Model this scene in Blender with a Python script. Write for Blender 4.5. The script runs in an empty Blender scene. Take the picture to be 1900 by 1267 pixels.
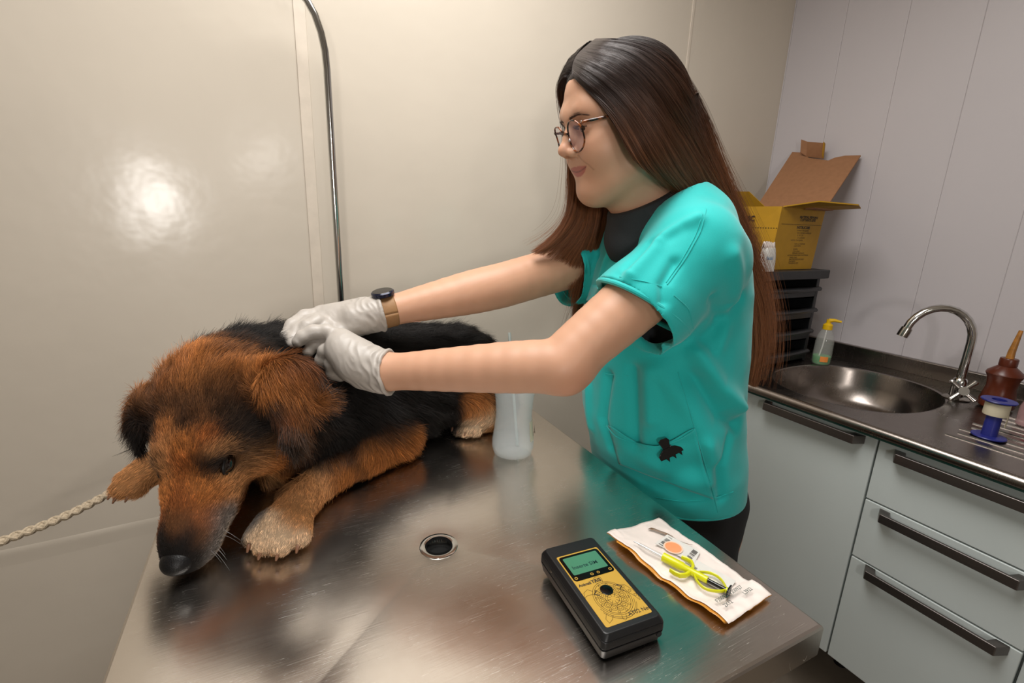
import bpy, bmesh, math, random
import numpy as np
from mathutils import Vector, Matrix, noise
R = math.radians
C = bpy.context.scene.collection
SC = bpy.context.scene
# ---------------------------------------------------------------- camera
W0, H0, FPX = 1900, 1267, 873.05
CAM = np.array([0.0, 0.0, 1.32])
_y, _p, _r = R(28.3686), R(14.2205), R(2.00567)
FW = np.array([math.sin(_y) * math.cos(_p), math.cos(_y) * math.cos(_p), -math.sin(_p)])
_r0 = np.array([math.cos(_y), -math.sin(_y), 0.0]); _u0 = np.cross(_r0, FW)
RT = _r0 * math.cos(_r) + _u0 * math.sin(_r); UP = -_r0 * math.sin(_r) + _u0 * math.cos(_r)
cam = bpy.data.objects.new('camera', bpy.data.cameras.new('camera')); C.objects.link(cam)
cam.matrix_world = Matrix([[RT[i], UP[i], -FW[i], CAM[i]] for i in range(3)] + [[0, 0, 0, 1]])
cam.data.sensor_width = 36; cam.data.lens = FPX / W0 * 36; cam.data.clip_start = 0.02
SC.camera = cam
# ---------------------------------------------------------------- world, lights, exposure
w = bpy.data.worlds.new('world'); SC.world = w; w.use_nodes = True
w.node_tree.nodes['Background'].inputs[0].default_value = (1, .93, .86, 1)
w.node_tree.nodes['Background'].inputs[1].default_value = 0.05
def area(name, loc, tgt, sx, sy, power, col):
    l = bpy.data.lights.new(name, 'AREA'); l.shape = 'RECTANGLE'; l.size = sx; l.size_y = sy; l.energy = power; l.color = col
    o = bpy.data.objects.new(name, l); C.objects.link(o); o.location = loc
    o.rotation_euler = (Vector(tgt) - Vector(loc)).to_track_quat('-Z', 'Y').to_euler()
    return o
area('ceiling_bounce_light', (0.25, 0.55, 2.38), (0.22, 0.62, 0), 1.1, 0.7, 26, (1, .98, .955))  # added panel standing in for flash bounced off the ceiling
area('unseen_soft_light', (-0.56, -1.30, 1.40), (-0.2, 1.3, 1.33), 0.14, 0.24, 9.5, (1, .96, .92))  # unseen soft source behind the camera: glint on the wall, front fill
area('small_lamp_light', (0.10, -1.30, 1.69), (0.05, 1.3, 1.5), 0.07, 0.05, 1.8, (1, .95, .9))
SC.view_settings.view_transform = 'Standard'; SC.view_settings.look = 'None'
SC.view_settings.gamma = 1; SC.view_settings.exposure = 0.06; SC.view_settings.use_curve_mapping = False
# ---------------------------------------------------------------- pixel -> place helpers (metres, world space)
def ray(x, y): return (RT * (x - W0 / 2) - UP * (y - H0 / 2) + FW * FPX) / FPX
def Q(x, y, D): return CAM + ray(x, y) * D
def onz(x, y, z): d = ray(x, y); return CAM + d * ((z - CAM[2]) / d[2])
def onx(x, y, X): d = ray(x, y); return CAM + d * (X / d[0])
def ony(x, y, Y): d = ray(x, y); return CAM + d * (Y / d[1])
# ---------------------------------------------------------------- materials
def srgb(c):
    return tuple((v / 255 / 12.92 if v / 255 <= .04045 else ((v / 255 + .055) / 1.055) ** 2.4) for v in c)
def mat(name, col, rough=.5, metal=0, **k):
    m = bpy.data.materials.new(name); m.use_nodes = True; nt = m.node_tree; b = nt.nodes['Principled BSDF']
    c = srgb(col) if max(col) > 1 else col
    b.inputs['Base Color'].default_value = (*c, 1); b.inputs['Roughness'].default_value = rough; b.inputs['Metallic'].default_value = metal
    for a, v in k.items():
        if a in ('noise', 'bump', 'mix', 'attr', 'scale', 'strn', 'stretch', 'rvar'): continue
        b.inputs[a.replace('_', ' ')].default_value = v
    tc = nt.nodes.new('ShaderNodeTexCoord'); mp = nt.nodes.new('ShaderNodeMapping'); nt.links.new(tc.outputs['Object'], mp.inputs[0])
    mp.inputs['Scale'].default_value = k.get('stretch', (1, 1, 1))
    n = nt.nodes.new('ShaderNodeTexNoise'); n.inputs['Scale'].default_value = k.get('scale', 30); n.inputs['Detail'].default_value = 5
    nt.links.new(mp.outputs[0], n.inputs['Vector'])
    src = None
    if 'attr' in k:
        a = nt.nodes.new('ShaderNodeAttribute'); a.attribute_name = k['attr']; nt.links.new(a.outputs['Color'], b.inputs['Base Color']); src = a.outputs['Color']
    v = k.get('mix', .06)
    if v:
        mx = nt.nodes.new('ShaderNodeMix'); mx.data_type = 'RGBA'; mx.blend_type = 'MULTIPLY'; mx.inputs[0].default_value = 1
        mr = nt.nodes.new('ShaderNodeMapRange'); mr.inputs[1].default_value = .3; mr.inputs[2].default_value = .7; mr.inputs[3].default_value = 1 - v; mr.inputs[4].default_value = 1 + v
        nt.links.new(n.outputs[0], mr.inputs[0])
        if src: nt.links.new(src, mx.inputs[6])
        else: mx.inputs[6].default_value = (*c, 1)
        nt.links.new(mr.outputs[0], mx.inputs[7]); nt.links.new(mx.outputs[2], b.inputs['Base Color'])
    if k.get('bump'):
        bp = nt.nodes.new('ShaderNodeBump'); bp.inputs['Strength'].default_value = k['bump']; bp.inputs['Distance'].default_value = k.get('strn', .002)
        nt.links.new(n.outputs[0], bp.inputs['Height']); nt.links.new(bp.outputs[0], b.inputs['Normal'])
    if k.get('rvar'):
        mr = nt.nodes.new('ShaderNodeMapRange'); mr.inputs[1].default_value = .3; mr.inputs[2].default_value = .7
        mr.inputs[3].default_value = rough - k['rvar']; mr.inputs[4].default_value = rough + k['rvar']
        nt.links.new(n.outputs[0], mr.inputs[0]); nt.links.new(mr.outputs[0], b.inputs['Roughness'])
    return m
M = {}
M['cream'] = mat('painted_cream_panel', (202, 192, 177), .20, scale=2.2, mix=.025, bump=.35, strn=.02, IOR=1.45)
M['floor'] = mat('floor_tile', (128, 117, 104), .35, scale=12, mix=.1)
M['ceil'] = mat('ceiling_paint', (235, 228, 218), .8)
M['trim'] = mat('trim_cream', (208, 196, 180), .35)
M['cabinet'] = mat('cabinet_lacquer', (196, 204, 202), .32, scale=5, mix=.02)
M['handle'] = mat('handle_dark_metal', (112, 106, 103), .34, .9, scale=80, stretch=(8, .4, 8))
M['chrome'] = mat('chrome', (205, 205, 203), .12, 1, mix=.02)
M['dullchrome'] = mat('dull_chrome', (165, 160, 152), .22, 1, mix=.06)
M['black'] = mat('black_plastic', (17, 18, 20), .38, scale=300, bump=.15, strn=.0005)
M['blackg'] = mat('black_gloss_plastic', (10, 10, 11), .15)
M['dark'] = mat('dark_hole', (6, 6, 6), .8)
M['organizer'] = mat('organizer_black_plastic', (26, 27, 29), .42, scale=60, mix=.15)
M['yellowbox'] = mat('yellow_card', (172, 128, 14), .6, scale=40, mix=.05)
M['card'] = mat('brown_card', (150, 106, 72), .75, scale=60, mix=.07)
M['ink'] = mat('print_ink', (34, 26, 14), .6)
M['white'] = mat('white_plastic', (222, 220, 214), .4)
M['paper'] = mat('white_paper', (236, 224, 216), .55, scale=50, mix=.03, bump=.2)
M['navy'] = mat('navy_plastic', (34, 40, 120), .4)
M['cream_p'] = mat('cream_plastic', (205, 196, 170), .5)
M['rust'] = mat('iodine_bottle', (92, 38, 18), .32, Transmission_Weight=.12)
M['amber'] = mat('amber_nozzle', (165, 110, 45), .35, scale=60, mix=.4)
M['ycap'] = mat('yellow_pump', (222, 178, 20), .35)
M['green'] = mat('green_soap', (64, 190, 88), .2, Transmission_Weight=.3)
def clear(name, col, rough, alpha, **k):
    m = mat(name, col, rough, mix=0, **k); m.node_tree.nodes['Principled BSDF'].inputs['Alpha'].default_value = alpha; return m
M['clear'] = clear('clear_plastic', (205, 205, 198), .08, .28)
M['frost'] = clear('frosted_plastic', (225, 232, 232), .38, .27)
M['frost2'] = clear('clear_rod', (205, 222, 222), .15, .5)
M['film'] = clear('clear_film', (255, 250, 245), .06, .12)
M['pinkliq'] = clear('pink_liquid_bottle', (190, 150, 150), .15, .55)
M['red'] = mat('red_label', (165, 22, 40), .5)
M['orange'] = mat('orange_sticker', (238, 142, 62), .5)
M['yel'] = mat('yellow_syringe', (214, 214, 20), .3, Subsurface_Weight=.15, Subsurface_Radius=(.004, .004, .001), Subsurface_Scale=1.0)
M['gold'] = mat('gold_face', (196, 156, 60), .42, .15, mix=.03)
M['lcd'] = mat('lcd_green', (72, 128, 100), .18, mix=.03)
M['lcdink'] = mat('lcd_ink', (28, 62, 58), .3)
M['ochre'] = mat('ochre_film', (206, 140, 48), .3)
M['glassgreen'] = mat('green_glass_edge', (18, 52, 46), .12)
M['rope'] = mat('rope_cotton', (178, 162, 138), .85, scale=400, mix=.2, bump=.5)
# brushed steel with fine scratches
def steel(name, col, rough, scr):
    m = bpy.data.materials.new(name); m.use_nodes = True; nt = m.node_tree; b = nt.nodes['Principled BSDF']; L = nt.links.new
    b.inputs['Metallic'].default_value = 1; b.inputs['Base Color'].default_value = (*srgb(col), 1)
    tc = nt.nodes.new('ShaderNodeTexCoord')
    def nz(sc, scale, det, rot=0):
        mp = nt.nodes.new('ShaderNodeMapping'); mp.inputs['Scale'].default_value = sc; mp.inputs['Rotation'].default_value = (0, 0, rot); L(tc.outputs['Object'], mp.inputs[0])
        n = nt.nodes.new('ShaderNodeTexNoise'); n.inputs['Scale'].default_value = scale; n.inputs['Detail'].default_value = det; L(mp.outputs[0], n.inputs['Vector']); return n
    def math_(op, a, bb):
        q = nt.nodes.new('ShaderNodeMath'); q.operation = op
        for i, v in enumerate((a, bb)):
            if isinstance(v, (int, float)): q.inputs[i].default_value = v
            else: L(v, q.inputs[i])
        return q.outputs[0]
    big = nz((1, 1, 1), 7, 4); br = nz((3, 160, 20), 3, 3, .12)
    vs = []
    for i, (rot, sc) in enumerate(((.35, (1.2, 70, 1)), (-.5, (1.5, 90, 1)), (1.3, (1.4, 80, 1)), (.9, (1, 60, 1)))):
        n = nz(sc, 6 + i, 1, rot); a = math_('SUBTRACT', n.outputs[0], .5); a = math_('ABSOLUTE', a, 0); a = math_('LESS_THAN', a, .0016)
        g = nz((1, 1, 1), 9 + 3 * i, 2); g = math_('GREATER_THAN', g.outputs[0], .58); vs.append(math_('MULTIPLY', a, g))
    s = vs[0]
    for v in vs[1:]: s = math_('MAXIMUM', s, v)
    s = math_('MULTIPLY', s, scr)
    r = math_('MULTIPLY_ADD', big.outputs[0], .22); r = nt.nodes[-1]; r.inputs[2].default_value = rough - .11
    r2 = math_('MULTIPLY_ADD', br.outputs[0], .05); n2 = nt.nodes[-1]; L(r.outputs[0], n2.inputs[2])
    r3 = math_('MULTIPLY_ADD', s, .35); n3 = nt.nodes[-1]; L(n2.outputs[0], n3.inputs[2]); L(n3.outputs[0], b.inputs['Roughness'])
    bp = nt.nodes.new('ShaderNodeBump'); bp.inputs['Strength'].default_value = .05; bp.inputs['Distance'].default_value = .0006
    hh = math_('MULTIPLY_ADD', s, -1.5); n4 = nt.nodes[-1]; L(br.outputs[0], n4.inputs[2]); L(n4.outputs[0], bp.inputs['Height'])
    bp2 = nt.nodes.new('ShaderNodeBump'); bp2.inputs['Strength'].default_value = .25; bp2.inputs['Distance'].default_value = .003
    L(big.outputs[0], bp2.inputs['Height']); L(bp2.outputs[0], bp.inputs['Normal']); L(bp.outputs[0], b.inputs['Normal'])
    mx = nt.nodes.new('ShaderNodeMix'); mx.data_type = 'RGBA'; mx.inputs[6].default_value = (*srgb(col), 1); mx.inputs[7].default_value = (*srgb([min(255, v + 45) for v in col]), 1)
    L(s, mx.inputs[0]); L(mx.outputs[2], b.inputs['Base Color'])
    return m
M['steel'] = steel('brushed_steel_table', (212, 205, 197), .20, .42)
M['sinksteel'] = steel('sink_steel', (140, 132, 126), .24, .5)
# right wall: PVC lining with grooves every 19 cm
m = mat('white_lining', (196, 190, 192), .42, mix=.012, scale=3); nt = m.node_tree
tc = nt.nodes.new('ShaderNodeTexCoord'); sp = nt.nodes.new('ShaderNodeSeparateXYZ'); nt.links.new(tc.outputs['Object'], sp.inputs[0])
def mth(op, a, b_, nt=nt):
    q = nt.nodes.new('ShaderNodeMath'); q.operation = op
    for i, v in enumerate((a, b_)):
        if isinstance(v, (int, float)): q.inputs[i].default_value = v
        else: nt.links.new(v, q.inputs[i])
    return q.outputs[0]
t = mth('SUBTRACT', sp.outputs['Y'], .7155); t = mth('DIVIDE', t, .192); t = mth('ADD', t, 50.5); t = mth('FRACT', t, 0); t = mth('SUBTRACT', t, .5); t = mth('ABSOLUTE', t, 0)
gr = mth('SMOOTH_MIN', mth('DIVIDE', t, .008), 1.0)
bp = nt.nodes.new('ShaderNodeBump'); bp.inputs['Strength'].default_value = .8; bp.inputs['Distance'].default_value = .0015
nt.links.new(gr, bp.inputs['Height']); nt.links.new(bp.outputs[0], nt.nodes['Principled BSDF'].inputs['Normal'])
M['lining'] = m
# ---------------------------------------------------------------- mesh builder
ORG = {}
class MB:
    def __init__(s): s.v = []; s.f = []
    def add(s, vs, fs):
        n = len(s.v); s.v += [tuple(map(float, p)) for p in vs]; s.f += [tuple(i + n for i in f) for f in fs]; return s
    def box(s, lo, hi, rz=0, piv=None):
        x0, y0, z0 = lo; x1, y1, z1 = hi
        vs = [(x, y, z) for z in (z0, z1) for y in (y0, y1) for x in (x0, x1)]
        if rz:
            px, py = piv if piv else ((x0 + x1) / 2, (y0 + y1) / 2); c, n = math.cos(rz), math.sin(rz)
            vs = [(px + (x - px) * c - (y - py) * n, py + (x - px) * n + (y - py) * c, z) for x, y, z in vs]
        return s.add(vs, [(0, 2, 3, 1), (4, 5, 7, 6), (0, 1, 5, 4), (2, 6, 7, 3), (0, 4, 6, 2), (1, 3, 7, 5)])
    def tube(s, pts, r, n=12, cap=True, flat=1.0, up=None):
        pts = [np.array(p, float) for p in pts]; rr = r if hasattr(r, '__len__') else [r] * len(pts)
        vs = []; fs = []; prev = None
        for i, p in enumerate(pts):
            t = pts[min(i + 1, len(pts) - 1)] - pts[max(i - 1, 0)]; t = t / (np.linalg.norm(t) + 1e-12)
            if prev is None:
                a = np.array(up if up is not None else ((0, 0, 1) if abs(t[2]) < .9 else (1, 0, 0)), float)
            else: a = prev
            a = a - t * (a @ t); a /= np.linalg.norm(a); prev = a; b = np.cross(t, a)
            for k in range(n):
                th = 2 * math.pi * k / n; vs.append(p + rr[i] * (a * math.cos(th) * flat + b * math.sin(th)))
        for i in range(len(pts) - 1):
            for k in range(n):
                k2 = (k + 1) % n; fs.append((i * n + k, i * n + k2, (i + 1) * n + k2, (i + 1) * n + k))
        if cap: fs += [tuple(range(n))[::-1], tuple((len(pts) - 1) * n + k for k in range(n))]
        return s.add(vs, fs)
    def lathe(s, c, prof, n=32, ax=(0, 0, 1), cap=False, sx=1, sy=1):
        ax = Vector(ax).normalized(); q = Vector((0, 0, 1)).rotation_difference(ax); vs = []; fs = []
        for (r, z) in prof:
            for k in range(n):
                th = 2 * math.pi * k / n; p = q @ Vector((r * math.cos(th) * sx, r * math.sin(th) * sy, z)); vs.append((p.x + c[0], p.y + c[1], p.z + c[2]))
        for i in range(len(prof) - 1):
            for k in range(n):
                k2 = (k + 1) % n; fs.append((i * n + k, i * n + k2, (i + 1) * n + k2, (i + 1) * n + k))
        if cap: fs += [tuple(range(n))[::-1], tuple((len(prof) - 1) * n + k for k in range(n))]
        return s.add(vs, fs)
    def prism(s, poly, off):
        """poly: 3-D outline, off: 3-D thickness vector"""
        n = len(poly); off = np.array(off, float); vs = [np.array(p, float) for p in poly]; vs = vs + [p + off for p in vs]
        return s.add(vs, [tuple(range(n))[::-1], tuple(range(n, 2 * n))] + [(i, (i + 1) % n, n + (i + 1) % n, n + i) for i in range(n)])
    def grid(s, P, thick=None):
        """P[i][j] 3-D points; thick: doubled with this offset along normals"""
        P = np.array(P, float); a, b = P.shape[:2]; fs = [(i * b + j, i * b + j + 1, (i + 1) * b + j + 1, (i + 1) * b + j) for i in range(a - 1) for j in range(b - 1)]
        return s.add(P.reshape(-1, 3), fs)
def fin(name, me, m, parent=None, smooth=True):
    o = bpy.data.objects.new(name, me); C.objects.link(o)
    if m is not None: me.materials.append(m)
    if parent is not None: o.parent = parent
    if smooth: me.polygons.foreach_set('use_smooth', [True] * len(me.polygons))
    return o
def wl(p):
    l = Vector((0, 0, 0))
    while p is not None: l = l + p.location; p = p.parent
    return l
def obj(name, mb, m, parent=None, smooth=True, bevel=0, seg=2, auto=35, solid=0, sub=0):
    me = bpy.data.meshes.new(name); me.from_pydata(mb.v, [], mb.f)
    bm = bmesh.new(); bm.from_mesh(me); bmesh.ops.recalc_face_normals(bm, faces=bm.faces); bm.to_mesh(me); bm.free()
    if parent is not None: me.transform(Matrix.Translation(-wl(parent)))
    o = fin(name, me, m, parent, smooth)
    if solid: q = o.modifiers.new('s', 'SOLIDIFY'); q.thickness = solid; q.offset = 0
    if bevel: q = o.modifiers.new('b', 'BEVEL'); q.width = bevel; q.segments = seg; q.limit_method = 'ANGLE'; q.angle_limit = R(30)
    if sub: q = o.modifiers.new('u', 'SUBSURF'); q.levels = sub; q.render_levels = sub
    if smooth and auto and not sub:
        me.set_sharp_from_angle(angle=R(auto)) if not bevel else None
        if bevel: q = o.modifiers.new('w', 'WEIGHTED_NORMAL'); q.keep_sharp = True
    return o
def thing(name, label, cat, loc, group=None):
    o = bpy.data.objects.new(name, None); C.objects.link(o); o.location = loc; o.empty_display_size = .05
    return tag(o, label, cat, group)
def tag(o, label, cat=None, group=None):
    o['label'] = label
    if cat: o['category'] = cat
    if group: o['group'] = group
    return o
def struct(name, mb, m, **k):
    o = obj(name, mb, m, **k); o['kind'] = 'structure'; return o
def rot2(p, a): return (p[0] * math.cos(a) - p[1] * math.sin(a), p[0] * math.sin(a) + p[1] * math.cos(a))
def text_mesh(s, size, origin, xdir, ydir, bold=0.0, thick=.0001):
    """flat lettering as a mesh builder, laid out along xdir / ydir from origin"""
    cu = bpy.data.curves.new('t', 'FONT'); cu.body = s; cu.size = size; cu.offset = bold
    o = bpy.data.objects.new('t', cu); C.objects.link(o); bpy.context.view_layer.update()
    me = bpy.data.meshes.new_from_object(o.evaluated_get(bpy.context.evaluated_depsgraph_get()))
    xd = np.array(xdir, float); yd = np.array(ydir, float); og = np.array(origin, float)
    vs = [og + xd * v.co.x + yd * v.co.y for v in me.vertices]; fs = [tuple(p.vertices) for p in me.polygons]
    bpy.data.objects.remove(o); bpy.data.curves.remove(cu); bpy.data.meshes.remove(me)
    return MB().add(vs, fs)
# ---------------------------------------------------------------- room
X0, X1, Y0, Y1, ZC = -1.5, 1.85, -1.6, 1.295, 2.42
struct('floor', MB().box((X0 - .1, Y0 - .1, -.05), (X1 + .1, Y1 + .1, 0)), M['floor'])
struct('ceiling', MB().box((X0 - .1, Y0 - .1, ZC), (X1 + .1, Y1 + .1, ZC + .05)), M['ceil'])
struct('wall_back', MB().box((X0 - .1, Y1, 0), (X1 + .1, Y1 + .08, ZC)), M['cream'])
struct('wall_right', MB().box((X1, Y0 - .1, 0), (X1 + .08, Y1, ZC)), M['lining'])
struct('wall_left', MB().box((X0 - .08, Y0 - .1, 0), (X0, Y1, ZC)), mat('left_wall_paint', (146, 138, 127), .6))
struct('wall_front', MB().box((X0, Y0 - .08, 0), (X1, Y0, ZC)), mat('grey_wall_paint', (196, 188, 178), .7))
struct('trim_1', MB().box((.1155, Y1 - .003, 0), (.1405, Y1, ZC)), M['trim'], bevel=.001)
struct('trim_2', MB().box((1.326, Y1 - .003, 0), (1.337, Y1, ZC)), M['trim'], bevel=.001)
_n = 60; P = []
for j, (dy, dz) in enumerate(((0, .012), (-.004, .008), (-.0055, 0), (-.004, -.006), (0, -.03))):
    P.append([(X0 + (0.105 - X0) * i / _n, Y1 + dy * .45 * (.6 + .4 * noise.noise(Vector((i * .3, 2, 0)))), .575 + dz + .004 * noise.noise(Vector((i * .12, 0, 0)))) for i in range(_n + 1)])
struct('trim_3', MB().grid(P), M['cream'])
# ---------------------------------------------------------------- steel examination table
TA = R(1.5476); TZ = .90
def T(u, v, z=0.0):  # table frame -> world (u across, v along, from below the camera)
    return (u * math.cos(TA) + v * math.sin(TA), -u * math.sin(TA) + v * math.cos(TA), TZ + z)
U0, U1, V0, V1 = -.1735, .5115, .223, 1.20; UD, VD = .169, .534
tb = thing('examination_table', 'stainless steel examination table with scratched top and round drain hole', 'table', T((U0 + U1) / 2, (V0 + V1) / 2, -TZ))
b = MB(); r_ = .0235; n = 48
def rectpt(th, a0, a1, b0, b1):
    c, s = math.cos(th), math.sin(th); k = 1e9
    if c > 1e-9: k = min(k, (a1 - UD) / c)
    if c < -1e-9: k = min(k, (a0 - UD) / c)
    if s > 1e-9: k = min(k, (b1 - VD) / s)
    if s < -1e-9: k = min(k, (b0 - VD) / s)
    return UD + c * k, VD + s * k
I0, I1, J0, J1 = U0 + .055, U1 - .055, V0 + .055, V1 - .055
ang = sorted(set([2 * math.pi * k / n for k in range(n)] + [math.atan2(y - VD, x - UD) % (2 * math.pi) for x in (I0, I1) for y in (J0, J1)] + [math.atan2(y - VD, x - UD) % (2 * math.pi) for x in (U0, U1) for y in (V0, V1)]))
rings = []
rings.append([T(UD + r_ * math.cos(t), VD + r_ * math.sin(t), -.0115) for t in ang])
rings.append([T(UD + r_ * 1.9 * math.cos(t), VD + r_ * 1.9 * math.sin(t), -.0095) for t in ang])
rings.append([T(*rectpt(t, I0 + .006, I1 - .006, J0 + .006, J1 - .006), -.0008) for t in ang])
rings.append([T(*rectpt(t, I0, I1, J0, J1), 0) for t in ang])
rings.append([T(*rectpt(t, U0 + .004, U1 - .004, V0 + .004, V1 - .004), 0) for t in ang])
rings.append([T(*rectpt(t, U0 + .0012, U1 - .0012, V0 + .0012, V1 - .0012), -.0012) for t in ang])
rings.append([T(*rectpt(t, U0, U1, V0, V1), -.004) for t in ang])
rings.append([T(*rectpt(t, U0, U1, V0, V1), -.040) for t in ang])
rings.append([T(*rectpt(t, U0 + .015, U1 - .015, V0 + .015, V1 - .015), -.042) for t in ang])
vs = [p for q in rings for p in q]; na = len(ang)
fs = [(i * na + k, i * na + (k + 1) % na, (i + 1) * na + (k + 1) % na, (i + 1) * na + k) for i in range(len(rings) - 1) for k in range(na)]
b.add(vs, fs); obj('table_top', b, M['steel'], tb, auto=12)
b = MB().lathe(T(UD, VD, -.0125), [(.0165, -.03), (.0170, -.001), (.0185, .0022), (.0215, .0028), (.0255, .0022), (.0262, .0006)], 40); obj('drain_ring', b, M['chrome'], tb)
obj('drain_pipe', MB().lathe(T(UD, VD, -.0385), [(.0001, 0), (.017, .0), (.017, .03)], 32), M['dark'], tb)
for u in (U0 + .07, U1 - .07):
    for v in (V0 + .12, V1 - .08):
        q = T(u, v); obj('leg', MB().tube([(q[0], q[1], 0.0), (q[0], q[1], .875)], .018, 16), M['dullchrome'], tb)
obj('shelf_frame', MB().box((T(.1, .4)[0] - .2, T(.1, .4)[1] + .0, .25), (T(.1, .4)[0] + .3, T(.1, .4)[1] + .6, .27)), M['dullchrome'], tb)
# drip pole fixed to the far end of the table
pl = thing('drip_pole', 'curved chrome drip pole rising behind the dog in front of the cream wall', 'pole', (.167, 1.185, .90))
pts = [(.167, 1.185, .9005), (.167, 1.185, 1.1), (.165, 1.180, 1.4), (.163, 1.172, 1.62), (.161, 1.170, 1.655), (.155, 1.169, 1.688), (.145, 1.168, 1.718), (.131, 1.168, 1.742), (.112, 1.168, 1.757), (.085, 1.168, 1.768), (.05, 1.168, 1.772)]
obj('pole', MB().tube(pts, .0078, 16), M['chrome'], pl)
obj('base_flange', MB().lathe((.167, 1.185, .9), [(.0001, 0.0005), (.03, .0005), (.03, .006), (.012, .012), (.009, .03)], 24), M['dullchrome'], pl)
for x in (.100, .062):
    hk = [(x, 1.168, 1.764), (x + .004, 1.166, 1.752), (x + .006, 1.164, 1.742), (x + .003, 1.163, 1.734), (x - .004, 1.163, 1.733), (x - .009, 1.164, 1.740), (x - .012, 1.164, 1.750)]
    hk = [(a - .0, b_, c_ + .004) for a, b_, c_ in hk]
    obj('hook', MB().tube(hk, .0016, 8), M['dullchrome'], pl)
# ---------------------------------------------------------------- kitchen unit
CT = .89
st = thing('sink_counter', 'stainless steel counter with oval sink and ridged draining board along the right wall', 'counter', (1.53, .5, CT))
cx, cy, ax_, ay_ = 1.508, .677, .222, .190; xa, xb, ya, yb = 1.236, 1.832, -.6, 1.294; n = 72
def sell(t, k=1.0, e=.86):
    c, s = math.cos(t), math.sin(t); return (cx + ax_ * k * math.copysign(abs(c) ** e, c), cy + ay_ * k * math.copysign(abs(s) ** e, s))
def rp2(t):
    c, s = math.cos(t), math.sin(t); k = 1e9
    if abs(c) > 1e-9: k = min(k, ((xb if c > 0 else xa) - cx) / c)
    if abs(s) > 1e-9: k = min(k, ((yb if s > 0 else ya) - cy) / s)
    return (cx + c * k, cy + s * k)
ang = [2 * math.pi * k / n for k in range(n)] + [math.atan2(y - cy, x - cx) % (2 * math.pi) for x in (xa, xb) for y in (ya, yb)]; ang = sorted(ang); n = len(ang)
prof = [(.30, -.125), (.62, -.125), (.80, -.118), (.90, -.095), (.96, -.05), (.985, -.012), (1.0, -.001), (1.02, .0012), (1.05, 0)]
rings = [[(*sell(t, k), CT + z) for t in ang] for k, z in prof] + [[(*rp2(t), CT) for t in ang]]
b = MB().add([p for q in rings for p in q], [tuple(range(n))] + [(i * n + k, i * n + (k + 1) % n, (i + 1) * n + (k + 1) % n, (i + 1) * n + k) for i in range(len(rings) - 1) for k in range(n)])
obj('worktop', b, M['sinksteel'], st, auto=40)
b = MB(); pr = [(1.237, CT - .0), (1.232, CT + .0015), (1.224, CT + .001), (1.217, CT - .006), (1.216, CT - .014), (1.220, CT - .020)]
b.grid([[(x, ya, z), (x, yb, z)] for x, z in pr]); obj('front_edge', b, M['sinksteel'], st, auto=80)
obj('edge_band', MB().box((1.222, ya, CT - .026), (1.30, yb, CT - .0195)), M['glassgreen'], st)
obj('backsplash', MB().box((1.828, ya, CT - .001), (1.849, yb, CT + .048)), M['sinksteel'], st, bevel=.003)
obj('drain_plug', MB().lathe((cx, cy, CT - .1245), [(.0001, 0), (.022, 0), (.026, .002), (.03, .0005)], 24), M['chrome'], st)
for i in range(9):
    x = 1.335 + i * .036; obj('ridge', MB().tube([(x, -.45, CT + .0002), (x, .40 - (i % 2) * .01, CT + .0002)], [.0025, .0025], 8), M['sinksteel'], st)
FX = 1.25  # cabinet fronts
def handle(y0, y1, z, parent):
    """flat bar with splayed feet"""
    poly = [(0, 0), (0, .012), (-.022, .030), (-.034, .034), (-.034, .0), ]
    L_ = y1 - y0; b = MB()
    out = [(FX, y0), (FX - .030, y0 + .013), (FX - .030, y1 - .013), (FX, y1), (FX, y1 - .022), (FX - .022, y1 - .030), (FX - .022, y0 + .030), (FX, y0 + .022)]
    b.prism([(x, y, z - .011) for x, y in out], (0, 0, .022))
    return obj('handle', b, M['handle'], parent, bevel=.0018)
ZB, ZT = .232, .861
cb = thing('sink_cabinet', 'pale grey one-door base cabinet under the sink with dark bar handle', 'cabinet', (1.55, .667, ZB))
obj('body', MB().box((FX + .019, .487, ZB + .002), (1.83, .845, CT - .135)).box((FX + .019, .487, CT - .135), (FX + .035, .845, ZT)), M['cabinet'], cb)
d = obj('door', MB().box((FX, .4885, ZB), (FX + .018, .8445, ZT)), M['cabinet'], cb, bevel=.0025)
handle(.512, .772, .842, d)
cb2 = thing('drawer_cabinet', 'pale grey base cabinet with three drawers and long dark bar handles', 'cabinet', (1.55, .33, ZB))
obj('body', MB().box((FX + .019, .1745, ZB + .002), (1.83, .484, ZT)), M['cabinet'], cb2)
for z0, z1, hz in ((.7025, ZT, .838), (.542, .6995, .685), (ZB, .5385, .530)):
    d = obj('drawer', MB().box((FX, .1755, z0), (FX + .018, .4845, z1)), M['cabinet'], cb2, bevel=.0025)
    handle(.192, .452, hz - .002, d)
cb3 = thing('corner_cabinet', 'pale grey blank cabinet in the corner behind the woman', 'cabinet', (1.55, 1.07, ZB))
obj('body', MB().box((FX + .019, .870, ZB + .002), (1.83, 1.292, ZT)).box((FX + .019, .848, ZB + .002), (FX + .04, .871, ZT)), M['cabinet'], cb3)
obj('door', MB().box((FX, .8485, ZB), (FX + .018, 1.29, ZT)), M['cabinet'], cb3, bevel=.0025)
cb4 = thing('end_cabinet', 'pale grey cabinet cut off by the right edge of the photo', 'cabinet', (1.55, -.2, ZB))
obj('body', MB().box((FX + .019, -.55, ZB + .002), (1.83, .171, ZT)), M['cabinet'], cb4)
obj('door', MB().box((FX, -.55, ZB), (FX + .018, .1715, ZT)), M['cabinet'], cb4, bevel=.0025)
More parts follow.
